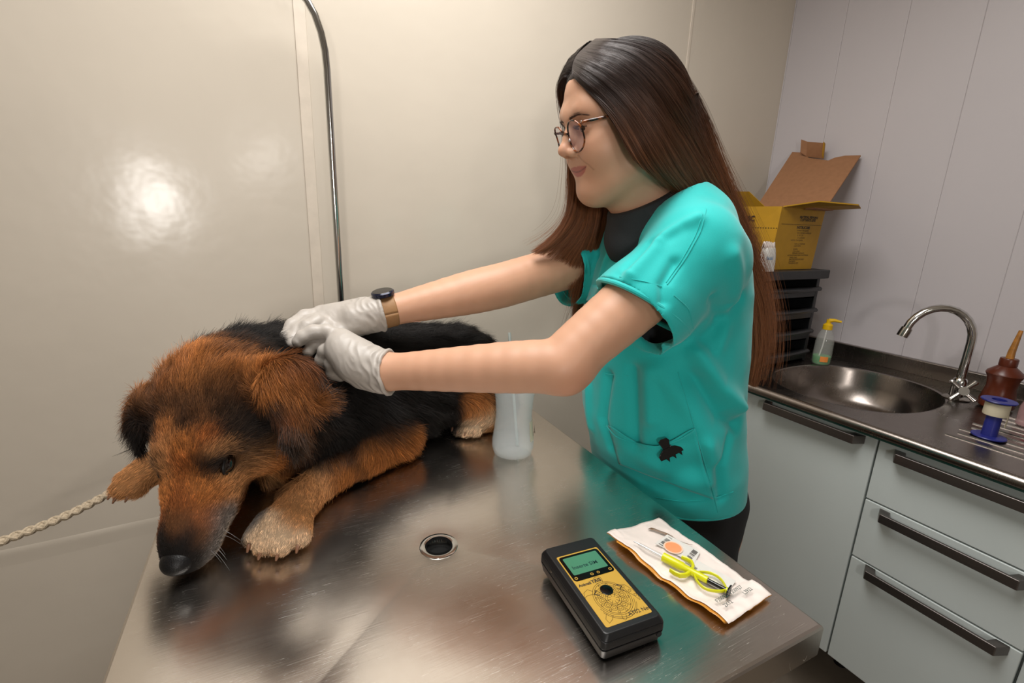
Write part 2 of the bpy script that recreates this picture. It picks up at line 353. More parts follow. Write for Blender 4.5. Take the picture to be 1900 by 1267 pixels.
for o_, ys in ((cb, (.55, .80)), (cb2, (.22, .44)), (cb3, (.92, 1.2)), (cb4, (-.48, .1))):
    for y in ys:
        obj('foot', MB().tube([(1.52, y, 0), (1.52, y, ZB + .003)], .018, 14), M['black'], o_)
        obj('foot', MB().tube([(1.76, y, 0), (1.76, y, ZB + .003)], .018, 14), M['black'], o_)
# tap
tp = thing('kitchen_tap', 'chrome swan-neck tap with cross handle behind the oval sink', 'tap', (1.665, .505, CT))
tx, ty = 1.668, .500
obj('base_plate', MB().lathe((tx, ty, CT), [(.0001, .0008), (.03, .0008), (.031, .003), (.026, .007), (.017, .009)], 32), M['dullchrome'], tp)
obj('valve_body', MB().lathe((tx, ty, CT), [(.016, .006), (.0165, .05), (.0145, .056), (.011, .06), (.0105, .068)], 24), M['chrome'], tp)
Pa = onx(1770, 700, tx); Pt = onx(1720, 592, tx - .05); Pe = onx(1682, 612, tx - .14)
neck = [(tx, ty, CT + .055), (tx, ty, CT + .10)]
c0 = np.array([tx, ty, CT + .14]); 
tip = Q(1682, 604, 1.30)
dx, dy = tip[0] - tx, tip[1] - ty; hd = math.hypot(dx, dy); 
rad = hd / 2; zc_ = CT + .162
neck += [(tx, ty, CT + .14)]
for k in range(0, 13):
    t_ = math.pi * k / 12 * .93; neck.append((tx + dx / hd * rad * (1 - math.cos(t_)), ty + dy / hd * rad * (1 - math.cos(t_)), zc_ + rad * 1.12 * math.sin(t_)))
obj('neck', MB().tube(neck, .0102, 16), M['chrome'], tp)
e = np.array(neck[-1]); dd = np.array(neck[-1]) - np.array(neck[-2]); dd /= np.linalg.norm(dd)
obj('aerator', MB().tube([e - dd * .004, e + dd * .006, e + dd * .022], [.0125, .0135, .0135], 18), M['dullchrome'], tp)
hc = np.array([tx - .03, ty - .018, CT + .034]); hx = np.array([-.86, -.5, .12]); hx /= np.linalg.norm(hx)
h_ = obj('cross_handle', MB().tube([np.array([tx, ty, CT + .03]), hc], .0095, 14).tube([hc, hc + hx * .016], [.0125, .0115], 16), M['chrome'], tp)
a_ = np.cross(hx, [0, 0, 1]); a_ /= np.linalg.norm(a_); b_ = np.cross(hx, a_)
for k in range(4):
    t_ = .9 + k * math.pi / 2; d_ = a_ * math.cos(t_) + b_ * math.sin(t_); s_ = hc + hx * .008
    obj('spoke', MB().tube([s_, s_ + d_ * .016, s_ + d_ * .034, s_ + d_ * .037], [.0042, .0050, .0064, .0045], 12), M['chrome'], h_)
# soap bottle
c = onz(1524, 674, CT); c = (c[0] - .006, c[1], CT + .0005)
sb = thing('soap_bottle', 'clear pump bottle with yellow top and green liquid behind the sink', 'bottle', c)
obj('bottle', MB().lathe(c, [(.0005, .0), (.024, .0), (.027, .004), (.028, .03), (.027, .075), (.024, .098), (.016, .115), (.0115, .122), (.0115, .128)], 32), M['clear'], sb)
obj('liquid', MB().lathe(c, [(.0004, .0015), (.0225, .0015), (.0255, .006), (.0265, .028), (.0004, .0285)], 28), M['green'], sb)
obj('collar', MB().lathe(c, [(.0125, .118), (.0145, .119), (.0145, .134), (.010, .138), (.007, .140), (.007, .152), (.0004, .152)], 24), M['ycap'], sb)
obj('nozzle', MB().tube([(c[0], c[1], c[2] + .148), (c[0] + .008, c[1] - .012, c[2] + .151), (c[0] + .018, c[1] - .030, c[2] + .148)], [.0075, .0055, .0035], 12), M['ycap'], sb)
obj('dip_tube', MB().tube([(c[0], c[1], c[2] + .12), (c[0] - .004, c[1] + .002, c[2] + .06), (c[0] - .012, c[1] + .006, c[2] + .006)], .0022, 8), M['white'], sb)
P = [[(c[0] + .0285 * math.cos(t), c[1] + .0285 * math.sin(t), c[2] + z) for z in (.012, .03)] for t in [R(a) for a in range(-160, -105, 8)]]
obj('front_sticker', MB().grid(P), M['orange'], sb)
# iodine bottle with long nozzle
c = onz(1841, 757, CT); c = (c[0] + .01, c[1] - .002, CT + .0028)
ib = thing('nozzle_bottle', 'rust-brown squeeze bottle with long amber nozzle on the draining board', 'bottle', c)
k_ = .92
obj('bottle', MB().lathe(c, [(r * k_, z * k_) for r, z in [(.0005, 0), (.034, 0), (.038, .004), (.039, .02), (.034, .045), (.031, .06), (.034, .085), (.040, .098), (.038, .104), (.018, .122), (.0175, .126)]], 32), M['rust'], ib)
obj('screw_cap', MB().lathe(c, [(r * k_, z * k_) for r, z in [(.019, .122), (.0195, .124), (.0195, .142), (.0185, .144), (.006, .1445)]], 28), M['rust'], ib)
obj('nozzle', MB().tube([(c[0], c[1], c[2] + .13), (c[0], c[1], c[2] + .15), (c[0] + .004, c[1] - .004, c[2] + .206)], [.0085, .0075, .0042], 14), M['amber'], ib)
# navy reel with masking tape
c = onz(1836, 814, CT); c = (c[0] + .004, c[1] + .004, CT + .0028)
sp_ = thing('plastic_reel', 'navy blue plastic spool with cream tape around its top on draining board', 'reel', c)
obj('spool', MB().lathe(c, [(.0004, 0), (.029, 0), (.030, .002), (.029, .0035), (.0135, .0045), (.0130, .05), (.0135, .0825), (.029, .084), (.030, .086), (.029, .0875), (.0125, .0876), (.0122, .07), (.0004, .07)], 36), M['navy'], sp_)
obj('tape_roll', MB().lathe(c, [(.0135, .052), (.0205, .0525), (.0212, .055), (.0208, .080), (.0135, .0815)], 30), M['cream_p'], sp_)
obj('tape_end', MB().prism([(c[0] - .004, c[1] - .0215, c[2] + .056), (c[0] + .006, c[1] - .0212, c[2] + .056), (c[0] + .006, c[1] - .0205, c[2] + .028), (c[0] - .003, c[1] - .0205, c[2] + .031)], (.0, .0006, 0)), M['cream_p'], sp_)
# pink bottle and dark bottle cut by the frame
c = onz(1885, 800, CT); c = (c[0] + .062, c[1] - .004, CT + .0028)
pb = thing('small_clear_bottle', 'small clear bottle with red label and white cap behind the navy reel', 'bottle', c)
obj('bottle', MB().lathe(c, [(.0004, 0), (.021, 0), (.024, .003), (.024, .045), (.021, .055), (.011, .061), (.0105, .064)], 28), M['pinkliq'], pb)
obj('cap', MB().lathe(c, [(.012, .060), (.0128, .061), (.0125, .079), (.006, .081), (.005, .088), (.0004, .089)], 24), M['white'], pb)
obj('label', MB().grid([[(c[0] + .0244 * math.cos(R(a)), c[1] + .0244 * math.sin(R(a)), c[2] + z) for z in (.010, .040)] for a in range(-170, -95, 9)]), M['red'], pb)
c = (1.572, .262, CT + .0028)
db = thing('dark_bottle', 'dark bottle with red cap at the right edge of the counter', 'bottle', c)
obj('bottle', MB().lathe(c, [(.0004, 0), (.022, 0), (.024, .003), (.024, .05), (.014, .064), (.0105, .068), (.0105, .074)], 28), M['blackg'], db)
obj('cap', MB().lathe(c, [(.012, .070), (.0122, .086), (.0004, .088)], 24), M['red'], db)
c = (1.66, .318, CT + .0028)
rb = thing('tipped_red_tube', 'small red-tipped tube leaning behind the clear bottle', 'tube', c)
obj('tube', MB().tube([(1.665, .345, CT + .01), (1.66, .325, CT + .07)], [.011, .009], 14), M['rust'], rb)
obj('tip', MB().tube([(1.66, .325, CT + .07), (1.655, .305, CT + .086)], [.0095, .0065], 14), M['red'], rb)
# ================================================================ things on the counter corner
og = thing('drawer_organizer', 'black plastic organizer tower with four open tiers in the counter corner', 'organizer', (1.50, 1.05, CT))
zo = 1.203
for x in (1.33, 1.64):
    b = MB(); b.box((x - .008, .905, CT + .001), (x + .008, 1.20, zo - .03)); obj('side_panel', b, M['organizer'], og, bevel=.002)
obj('back_panel', MB().box((1.338, 1.19, CT + .001), (1.632, 1.198, zo - .02)), M['organizer'], og)
obj('top', MB().box((1.312, .885, zo - .028), (1.660, 1.215, zo)), M['organizer'], og, bevel=.003)
for i in range(4):
    z0 = CT + .004 + i * .072
    d = obj('tier', MB().box((1.339, .905, z0), (1.631, 1.19, z0 + .004)).box((1.339, .905, z0), (1.631, .909, z0 + .024)), M['organizer'], og)
    P = [[(1.318 + .334 * k / 14, .905 - .012 * math.sin(math.pi * k / 14) - dy, z0 + dz) for dy, dz in ((.0, .022), (.006, .024), (.008, .030), (.004, .034), (-.004, .036), (-.012, .036))] for k in range(15)]
    obj('front_lip', MB().grid(P), M['organizer'], d, solid=.002)
    obj('tray_back', MB().prism([(1.34, 1.02, z0 + .005), (1.52, 1.02, z0 + .005), (1.52, 1.02, z0 + .05), (1.34, 1.02, z0 + .05)], (0, .003, 0)), M['organizer'], d)
# yellow waste carton
A0 = np.array([1.387, .92]); bw, bd, z0, z1 = .222, .25, zo + .0015, zo + .188
bx = thing('waste_carton', 'yellow cardboard waste carton with its brown lid open, on the black organizer', 'carton', (A0[0] + bw / 2, A0[1] + bd / 2, z0))
th = .004; x0, x1_, y0, y1_ = A0[0], A0[0] + bw, A0[1], A0[1] + bd; fl = .012
obj('bottom_panel', MB().box((x0, y0, z0), (x1_, y1_, z0 + th)), M['yellowbox'], bx)
obj('front_panel', MB().prism([(x0, y0, z0), (x1_, y0, z0), (x1_ + fl, y0 - .004, z1), (x0 + .006, y0 - .006, z1)], (0, th, 0)), M['yellowbox'], bx)
obj('left_panel', MB().prism([(x0, y0, z0), (x0, y1_, z0), (x0 - .004, y1_, z1 + .004), (x0 + .006, y0 - .006, z1 + .002)], (th, 0, 0)), M['yellowbox'], bx)
obj('right_panel', MB().prism([(x1_, y0, z0), (x1_, y1_, z0), (x1_ + fl, y1_, z1), (x1_ + fl, y0, z1)], (-th, 0, 0)), M['yellowbox'], bx)
obj('back_panel', MB().prism([(x0, y1_, z0), (x1_, y1_, z0), (x1_ + fl, y1_, z1), (x0, y1_, z1)], (0, -th, 0)), M['yellowbox'], bx)
h1 = np.array([x1_ + fl, y0 + .0, z1]); h2 = np.array([x1_ + fl, y1_, z1]); q3 = onx(1470, 282, 1.835); q4 = onx(1597, 288, 1.835)
e_ = (q4 - q3)
out = [h1, h2, q3, q3 + e_ * .28, q3 + e_ * .30 + (h1 - q4) * .10, q3 + e_ * .62 + (h1 - q4) * .13, q3 + e_ * .68 + (h1 - q4) * .07, q3 + e_ * .80 + (h1 - q4) * .02, q4]
nrm = np.cross(h2 - h1, q4 - h1); nrm /= np.linalg.norm(nrm)
ld = obj('lid', MB().prism(out, nrm * .0035), M['card'], bx)
tb0 = q3 + e_ * .27 + (h1 - q4) * .08 - nrm * .002; tb1 = q3 + e_ * .54 + (h1 - q4) * .10 - nrm * .002
upv = (q4 - h1) / np.linalg.norm(q4 - h1); upz = np.array([0, 0, 1.0])
obj('lid_tab', MB().prism([tb0, tb1, tb1 + upz * .042 - nrm * .01, tb0 + upz * .040 - nrm * .012], nrm * .003), M['card'], ld)
obj('tab_side', MB().prism([tb0, tb0 + upz * .040 - nrm * .012, tb0 + upz * .036 - nrm * .026 + e_ * -.08, tb0 + e_ * -.08 - nrm * .014 + upz * .002], nrm * .003), M['card'], ld)
obj('tab_edge', MB().prism([tb1, tb1 + upz * .040 - nrm * .01, tb1 + upz * .036 - nrm * .022, tb1 - nrm * .012], -e_ / np.linalg.norm(e_) * .003), M['yellowbox'], ld)
obj('front_flap', MB().prism([(x0 + .012, y0 - .006, z1), (x1_ + fl, y0 - .004, z1), (x1_ + .055, y0 - .085, z1 + .006), (x1_ - .02, y0 - .115, z1 + .012), (x0 + .095, y0 - .06, z1 + .018)], (0, .001, .0035)), M['yellowbox'], bx)
obj('flap_slot', MB().prism([(x0 + .10, y0 - .020, z1 + .0005), (x1_ - .02, y0 - .018, z1 + .0005), (x1_ - .01, y0 - .04, z1 + .002), (x0 + .11, y0 - .04, z1 + .004)], (0, 0, -.004)), M['card'], bx)
obj('left_flap', MB().prism([(x0 + .004, y0 + .05, z1 + .002), (x0 - .004, y1_ - .02, z1 + .004), (x0 - .03, y1_ - .05, z1 + .05), (x0 - .026, y0 + .09, z1 + .046)], (.0035, 0, 0)), M['yellowbox'], bx)
fo = np.array([x0, y0 - .0005, z0]); XD = np.array([1, 0, 0]); 
def fp(u, v): return np.array([x0 + .003 + u * bw + fl * v * u, y0 - .0006 - .0048 * v, z0 + v * (z1 - z0)])
upf = fp(0, 1) - fp(0, 0); upf /= np.linalg.norm(upf); xdf = fp(1, .5) - fp(0, .5); xdf /= np.linalg.norm(xdf)
pt = MB()
def txt(s, u, v, size, bold=0):
    q = text_mesh(s, size, fp(u, v), xdf, upf, bold); pt.add(q.v, q.f)
random.seed(4)
wd = 'MANTENHA FORA DO ALCANCE MATERIAL PERFUROCORTANTE NAO ULTRAPASSE LINHA TRACEJADA DESCARTE COM CUIDADO AGULHAS LAMINAS AMPOLAS CONFORME NORMA'.split()
def line(n): return ' '.join(random.choice(wd) for _ in range(n))
txt('MATERIAL PERFURO', .44, .845, .0105, .0004); txt('CORTANTE LEVE', .46, .80, .0105, .0004)
txt('INSTRUCOES', .42, .675, .0115, .0005)
v = .635
for k, nw in enumerate((2, 3, 3, 2, 2)): txt(line(nw)[:30], .38 - .01 * k, v, .0066); v -= .040
v -= .02
for nw in (2, 1): txt(line(nw)[:20], .44, v, .0066); v -= .034
v -= .02
for nw in (1, 2, 1): txt(line(nw)[:16], .44, v, .0066); v -= .034
txt(line(4)[:40], .34, v, .0068); v -= .036
for nw in (2, 2, 1, 2): txt(line(nw)[:22], .40, v, .0064); v -= .032
pt.box((x0 + .02, y0 - .0052, z0 + .138), (x1_ + .004, y0 - .0045, z0 + .1388))
obj('printing', pt, M['ink'], bx, smooth=False)
def lp(u, v): return np.array([x0 - .0006 + .006 * v * (1 - u) - .004 * v * u, y0 - .006 * v + u * bd, z0 + v * (z1 - z0)])
yd = lp(0, .5) - lp(1, .5); yd /= np.linalg.norm(yd)
q = text_mesh('GRANDESC', .022, lp(.77, .78), yd, (0, 0, 1), .0008); q2 = text_mesh('LIMITE', .010, lp(.55, .52), yd, (0, 0, 1), .0003); q.add(q2.v, q2.f)
for k in range(26): c_ = lp(.02 + k * .034, .665); q.prism([c_, c_ + yd * .004, c_ + yd * .004 + [0, 0, .002], c_ + [0, 0, .002]], (-.0002, 0, 0))
obj('side_printing', q, M['ink'], bx, smooth=False)
# small white packet tucked in front of the carton
wx, wy = 1.332, .893
wb = thing('tissue_packet', 'small white packet with crumpled top beside the yellow carton', 'packet', (wx, wy, zo))
P = []
for j in range(9):
    z = zo + .001 + j * .0085; row = []
    for i in range(17):
        t = 2 * math.pi * i / 16; k = 1 - .25 * (j / 8) ** 3; row.append((wx + .030 * k * math.copysign(abs(math.cos(t)) ** .5, math.cos(t)), wy + .013 * k * math.copysign(abs(math.sin(t)) ** .6, math.sin(t)) + .0, z))
    P.append(row)
P.append([(wx, wy, zo + .0695)] * 17)
obj('wrapper', MB().grid(P), M['white'], wb)
b = MB(); P = [[(wx - .028 + .05 * i / 12, wy + .010 * (j / 5 - .5), zo + .068 + .018 * math.sin(math.pi * j / 5) + .006 * noise.noise(Vector((i * .6, j * .8, 1)))) for j in range(6)] for i in range(13)]
obj('tissue', b.grid(P), M['paper'], wb, solid=.001)
q = text_mesh('facial', .014, (wx - .022, wy - .0136, zo + .036), (1, 0, 0), (0, 0, 1), .0002); obj('printing', q, mat('pale_blue_ink', (110, 160, 200), .6), wb, smooth=False)
# ================================================================ microchip scanner
sc_c = np.array([.3095, .348]); ly = np.array([.012, .129]); ly /= np.linalg.norm(ly); lx = np.array([ly[1], -ly[0]]); SW, SL, SH = .077, .142, .030
def S(s, t, z):  # s across 0..1 (left to right), t 0 far .. 1 near
    p = sc_c + lx * (s - .5) * SW - ly * (t - .5) * SL; return np.array([p[0], p[1], TZ + z])
sv = thing('microchip_scanner', 'black handheld microchip scanner with gold turtle face plate on the steel table', 'scanner', (*sc_c, TZ))
def slab(z0, z1, e0, e1, r=.06):
    def outl(e, z):
        o = []
        for (cs, ct, a0) in ((1, 0, 90), (0, 0, 180), (0, 1, 270), (1, 1, 360)):
            for k in range(5):
                a = R(a0 - 90 + k * 22.5); rs, rt = .07, .038
                o.append(S((1 - e - rs if cs else e + rs) + rs * math.cos(a), (1 - e * .54 - rt if ct else e * .54 + rt) - rt * math.sin(a), z))
        return o
    a, b_ = outl(e0, z0), outl(e1, z1); n = len(a)
    return a + b_, [tuple(range(n))[::-1], tuple(range(n, 2 * n))] + [(i, (i + 1) % n, n + (i + 1) % n, n + i) for i in range(n)]
obj('lower_case', MB().add(*slab(.0008, .0135, .035, .0)), M['black'], sv, bevel=.0008)
obj('upper_case', MB().add(*slab(.0145, .0235, .0, .005)).add(*slab(.0235, .0300, .005, .055)), M['black'], sv, bevel=.0012)
obj('seam', MB().add(*slab(.013, .015, .015, .015)), M['dark'], sv)
def rr(s0, s1, t0, t1, z0, z1, r=.03):
    o = []
    for (cs, ct, a0) in ((1, 0, 90), (0, 0, 180), (0, 1, 270), (1, 1, 360)):
        for k in range(6):
            a = R(a0 - 90 + k * 18); rt = r * SW / SL
            o.append(((s1 - r if cs else s0 + r) + r * math.cos(a), (t1 - rt if ct else t0 + rt) - rt * math.sin(a)))
    lo = [S(s, t, z0) for s, t in o]; return MB().prism(lo, (0, 0, z1 - z0))
fpn = obj('face_plate', rr(.13, .87, .165, .925, .0299, .0303), M['gold'], sv)
obj('display_frame', rr(.15, .85, .180, .468, .0302, .0306, .05), M['blackg'], fpn)
sn = obj('display', rr(.20, .80, .205, .405, .0305, .0308, .02), M['lcd'], sv)
sx = np.array([lx[0], lx[1], 0]); sy = np.array([ly[0], ly[1], 0])
def tx_(s, si, ss, tt, mt, nm, par, bold=0, z=.0309):
    q = text_mesh(s, si, S(ss, tt, z), sx, sy, bold); return obj(nm, q, mt, par, smooth=False)
tx_('Inserte SIM', .0074, .25, .345, M['lcdink'], 'display_text', sn, .0001)
tx_('Animall', .0052, .16, .527, M['ink'], 'lettering', fpn, .00018, .03045); tx_('TAG', .0062, .375, .527, M['ink'], 'lettering', fpn, .0002, .03045)
tx_('AT02 Net', .0066, .53, .895, M['ink'], 'lettering', fpn, .00005, .03045)
# turtle ornament as fine raised lines
b = MB(); LT = []
def cur(f, n=40): LT.append([f(i / n) for i in range(n + 1)])
tc_s, tc_t = .50, .705
def el(cs, ct, ra, rb, rot=0, a0=0, a1=360):
    def f(u):
        a = R(a0 + (a1 - a0) * u); x, y = ra * math.cos(a), rb * math.sin(a); return (cs + (x * math.cos(rot) - y * math.sin(rot)) / SW, ct + (x * math.sin(rot) + y * math.cos(rot)) / SL)
    return f
cur(el(tc_s, tc_t, .0205, .0235)); cur(el(tc_s, tc_t, .0185, .0215)); cur(el(tc_s, tc_t - .004, .0225, .027, 0, 20, 160)); cur(el(tc_s, tc_t - .004, .0240, .029, 0, 30, 150))
for k in range(12):
    a = k * math.pi / 6; cur(el(tc_s + .0125 * math.cos(a) / SW, tc_t + .0145 * math.sin(a) / SL, .0036, .0036), 14); cur(el(tc_s + .0125 * math.cos(a) / SW, tc_t + .0145 * math.sin(a) / SL, .0018, .0018), 10)
    cur(el(tc_s + .0168 * math.cos(a + .26) / SW, tc_t + .0195 * math.sin(a + .26) / SL, .0014, .0014), 8)
for rx in (.0065, .0088): cur(el(tc_s, tc_t + .012, rx, rx), 24)
for k in range(8):
    a = k * math.pi / 4; LT.append([(tc_s + r_ * math.cos(a) / SW, tc_t + .012 + r_ * math.sin(a) / SL) for r_ in (.003, .0088)])
LT.append([(.45, .545), (.42, .52), (.42, .495), (.46, .478), (.52, .478), (.55, .495), (.55, .52), (.53, .545)])
cur(el(.485, .508, .002, .002), 8); cur(el(.455, .50, .0012, .0012), 8); cur(el(.515, .50, .0012, .0012), 8)
LT.append([(.70, .60), (.80, .625), (.86, .69), (.87, .75), (.84, .80), (.82, .76), (.77, .70), (.70, .665), (.66, .64)])
for s_, t_ in ((.76, .64), (.81, .69), (.84, .74)): cur(el(s_, t_, .0016, .0016), 8)
LT.append([(.30, .60), (.24, .57), (.16, .59), (.13, .64), (.17, .625), (.25, .625), (.30, .63)])
LT.append([(.44, .87), (.42, .90), (.44, .918), (.48, .905), (.50, .875)]); LT.append([(.26, .82), (.20, .86), (.21, .90), (.28, .88), (.33, .85)])
for L_ in LT:
    b.tube([S(s, t, .0304) for s, t in L_], .00020, 4)
obj('turtle_ornament', b, M['ink'], fpn, smooth=False)
obj('round_button', MB().lathe(S(.50, .625, .0302), [(.0073, 0), (.0073, .0006), (.006, .0009), (.0001, .0009)], 28), M['blackg'], sv)
for s0, sg in ((.30, 1), (.74, -1)):
    pp = [S(s0 + .05 * sg, .605, .0304), S(s0 - .01 * sg, .63, .0304), S(s0 + .05 * sg, .655, .0304)]
    obj('arrow_mark', MB().tube(pp, .0006, 6), M['ink'], fpn)
for i, s0 in enumerate((.20, .47, .58, .79)):
    obj('icon', MB().lathe(S(s0, .438, .0306), [(.0012, 0), (.0012, .0002), (.0020, .0002), (.0020, 0)], 10 if i != 2 else 5), M['gold'], fpn)
obj('socket', MB().tube([S(.90, .9985, .011), S(.90, 1.003, .011)], .0032, 16), M['dark'], sv)
obj('side_pin', MB().lathe(S(-.002, .22, .02), [(.0001, .0005), (.0015, .0)], 10, ax=(-1, 0, 0)), M['dullchrome'], sv)
# ================================================================ sterile package with syringe
pk = [onz(1125, 995, TZ), onz(1222, 965, TZ), onz(1430, 1112, TZ), onz(1350, 1167, TZ)]  # far-left, far-right, near-right, near-left
pkc = sum(pk) / 4
pg = thing('sterile_package', 'opened white paper and film package lying beside the black scanner', 'package', (pkc[0], pkc[1], TZ))
def PK(u, v, z=0.0, wav=1):  # u across 0..1, v far 0 .. near 1
    p = (pk[0] * (1 - u) + pk[1] * u) * (1 - v) + (pk[3] * (1 - u) + pk[2] * u) * v
    e = .003 * noise.noise(Vector((u * 3, v * 9, 5))) * wav
    p = p + np.array([e, e * .5, 0]); hz = .0022 + .0035 * noise.noise(Vector((u * 3, v * 6, 0))) + .0013 * noise.noise(Vector((u * 9, v * 18, 3)))
    edge = min(u, 1 - u, v, 1 - v); hz = max(hz, .0006) + (.004 * max(0, 1 - edge / .15) * (.5 + .5 * math.sin(v * 9)) if u < .15 or v > .85 else 0)
    return np.array([p[0], p[1], TZ + .0008 + hz * min(1, wav) + z])
nu, nv = 28, 48
obj('paper_sheet', MB().grid([[PK(i / nu, j / nv, .0012) for i in range(nu + 1)] for j in range(nv + 1)]), M['paper'], pg, solid=.0003)
P = []
for j in range(nv + 1):
    v = -.0 + 1.015 * j / nv; P.append([(lambda q: (q[0], q[1], q[2] - .0004))(PK(-.05 + 1.06 * i / nu if v > .12 else i / nu, min(v, .99) if i < nu * .5 else v * .985, 0)) for i in range(nu + 1)])
obj('ochre_backing', MB().grid(P), M['ochre'], pg, solid=.0002)
P = [[PK(.03 + .90 * i / nu, .03 + .80 * j / nv, .0035 + .005 * math.sin(math.pi * i / nu) * math.sin(math.pi * j / nv) + .0022 * noise.noise(Vector((i * .33, j * .4, 9)))) for i in range(nu + 1)] for j in range(nv + 1)]
obj('clear_film', MB().grid(P), M['film'], pg)
obj('tear_strip', MB().grid([[PK(.62 + .26 * k / 12 + .034 * sgn * (1 - k / 13) + .02 * math.sin(k * .5), .10 + .30 * k / 12, .0045) for sgn in (-1, 1)] for k in range(13)]), mat('torn_slit_brown', (128, 98, 70), .7), pg, solid=.0003)
def pkdir(u, v): a, b_ = PK(u, v, 0, 0), PK(u + .02, v, 0, 0); d1 = b_ - a; d1 /= np.linalg.norm(d1); c_ = PK(u, v - .02, 0, 0); d2 = c_ - a; d2 /= np.linalg.norm(d2); return d1, d2
for s, u, v in (('F200922 V200927', .12, .885), ('2X12', .13, .935), ('L3922', .60, .925)):
    d1, d2 = pkdir(u, v); q = text_mesh(s, .0064, PK(u, v, .0062), d1, d2, .00004); obj('printed_code', q, M['lcdink'], pg, smooth=False)
# stickers (plain) under the syringe
def card(nm, cs, m_, par, z=.006, th=.0004):
    return obj(nm, MB().prism([PK(u, v, z, .2) for u, v in cs], (0, 0, th)), m_, par)
cdz = .0062
sl = card('barcode_label', [(.42, .26), (.74, .22), (.86, .48), (.56, .55)], M['white'], pg, cdz)
card('barcode_label', [(.30, .52), (.66, .50), (.80, .80), (.46, .84)], M['white'], pg, cdz - .001)
b = MB(); random.seed(2)
for (u0, v0, du, dv, hu, hv, cnt) in ((.46, .275, .011, -.0013, .006, .035, 24), (.60, .47, .010, -.0015, .006, .04, 22), (.38, .56, .010, -.0008, .006, .045, 14)):
    for k in range(cnt):
        if random.random() < .3: continue
        a = [PK(u0 + k * du, v0 + k * dv, cdz + .0005, .2), PK(u0 + k * du + du * .55, v0 + k * dv, cdz + .0005, .2), PK(u0 + k * du + du * .55 + hu, v0 + k * dv + hv, cdz + .0005, .2), PK(u0 + k * du + hu, v0 + k * dv + hv, cdz + .0005, .2)]
        b.prism(a, (0, 0, .00008))
b_o = obj('bars', b, M['ink'], sl, smooth=False); b_o['kind'] = 'stuff'
oc = PK(.57, .36, cdz + .001, .2)
obj('round_sticker', MB().lathe(oc, [(.0001, 0), (.0105, 0), (.0105, .0002), (.0001, .0002)], 30), M['orange'], pg)
obj('sticker_rim', MB().lathe(oc, [(.0105, 0.0), (.0125, 0.00), (.0125, .0002), (.0105, .0002)], 30), mat('sticker_rim', (240, 200, 170), .5), pg)
# syringe implanter
def SY(t, side=0, z=.0125):  # along the syringe 0 needle tip .. 1 plunger
    a, b_ = np.array(onz(1213, 1040, TZ)), np.array(onz(1348, 1113, TZ)); p = a + (b_ - a) * t; d = (b_ - a) / np.linalg.norm(b_ - a); n_ = np.array([-d[1], d[0], 0])
    return np.array([p[0], p[1], TZ + z]) + n_ * side
gy = thing('syringe_implanter', 'yellow syringe implanter with black plunger lying on the white package', 'syringe', (*SY(.5)[:2], TZ))
SLn = np.linalg.norm(SY(1) - SY(0)); 
obj('barrel', MB().tube([SY(.12), SY(.125), SY(.40), SY(.42), SY(.74), SY(.745)], [.0030, .0056, .0056, .0046, .0042, .003], 20), M['yel'], gy)
obj('needle_cover', MB().tube([SY(-.26), SY(-.24), SY(.12)], [.0012, .0022, .0030], 14), M['clear'], gy)
obj('needle', MB().tube([SY(-.33), SY(.12)], .0007, 8), M['chrome'], gy)
for sg in (-1, 1):
    obj('finger_grip', MB().tube([SY(.52, .003 * sg), SY(.50, .011 * sg), SY(.45, .0165 * sg), SY(.38, .0175 * sg), SY(.31, .0165 * sg)], [.0022, .0022, .0022, .0022, .0018], 10, flat=1.6), M['yel'], gy)
lo = [SY(.56 + .22 * (1 - math.cos(math.pi * k / 12)), .0135 * math.sin(math.pi * k / 12) * 1.0) for k in range(13)]
for sg in (-1, 1):
    obj('spring_loop', MB().tube([SY(.58 + .40 * (k / 12), sg * .0155 * math.sin(math.pi * min(1, (k + .6) / 12.6)) ** .8) for k in range(13)], .0012, 8, flat=1.8), M['yel'], gy)
obj('plunger_rod', MB().tube([SY(.73), SY(1.0)], .0026, 12), M['blackg'], gy)
d_ = SY(1) - SY(0); d_ /= np.linalg.norm(d_); n_ = np.array([-d_[1], d_[0], 0]); pc = SY(1.0, 0, .0125)
pr = []
for k in range(16):
    t = 2 * math.pi * k / 16; pr.append(pc + n_ * .0080 * math.copysign(abs(math.cos(t)) ** .6, math.cos(t)) + np.array([0, 0, .0062 * math.copysign(abs(math.sin(t)) ** .6, math.sin(t))]))
obj('thumb_rest', MB().prism(pr, d_ * .0018), M['blackg'], gy, bevel=.0006)
obj('collar', MB().tube([SY(.975), SY(.995)], .0036, 12), M['yel'], gy)
# ================================================================ cup with rod
c = onz(951, 838, TZ); c = (c[0], c[1], TZ + .0008)
cu = thing('frosted_cup', 'frosted plastic cup with narrow waist standing on the steel table', 'cup', c)
prf = [(.0004, .004), (.026, .003), (.030, .0), (.0355, .0015), (.0390, .012), (.0392, .024), (.0355, .050), (.0335, .075), (.0345, .100), (.0375, .125), (.0395, .140), (.0398, .152), (.0410, .154), (.0410, .158), (.0385, .158), (.0380, .140), (.0362, .125), (.0332, .100), (.0322, .075), (.0342, .050), (.0378, .024), (.0372, .012), (.033, .006), (.0004, .0055)]
obj('cup_wall', MB().lathe(c, prf, 48), M['frost'], cu)
obj('moulded_ring', MB().lathe(c, [(.0378, .1365), (.0392, .1375), (.0398, .139), (.0385, .1405)], 40), M['frost2'], cu)
P = [[(c[0] + .0365 * k2 * math.cos(R(a)), c[1] + .0365 * k2 * math.sin(R(a)), c[2] + z) for z, k2 in ((.030, 1.055), (.05, .985), (.068, .945))] for a in range(-62, -18, 6)]
lb = obj('paper_label', MB().grid(P), mat('cup_label', (225, 216, 190), .6), cu)
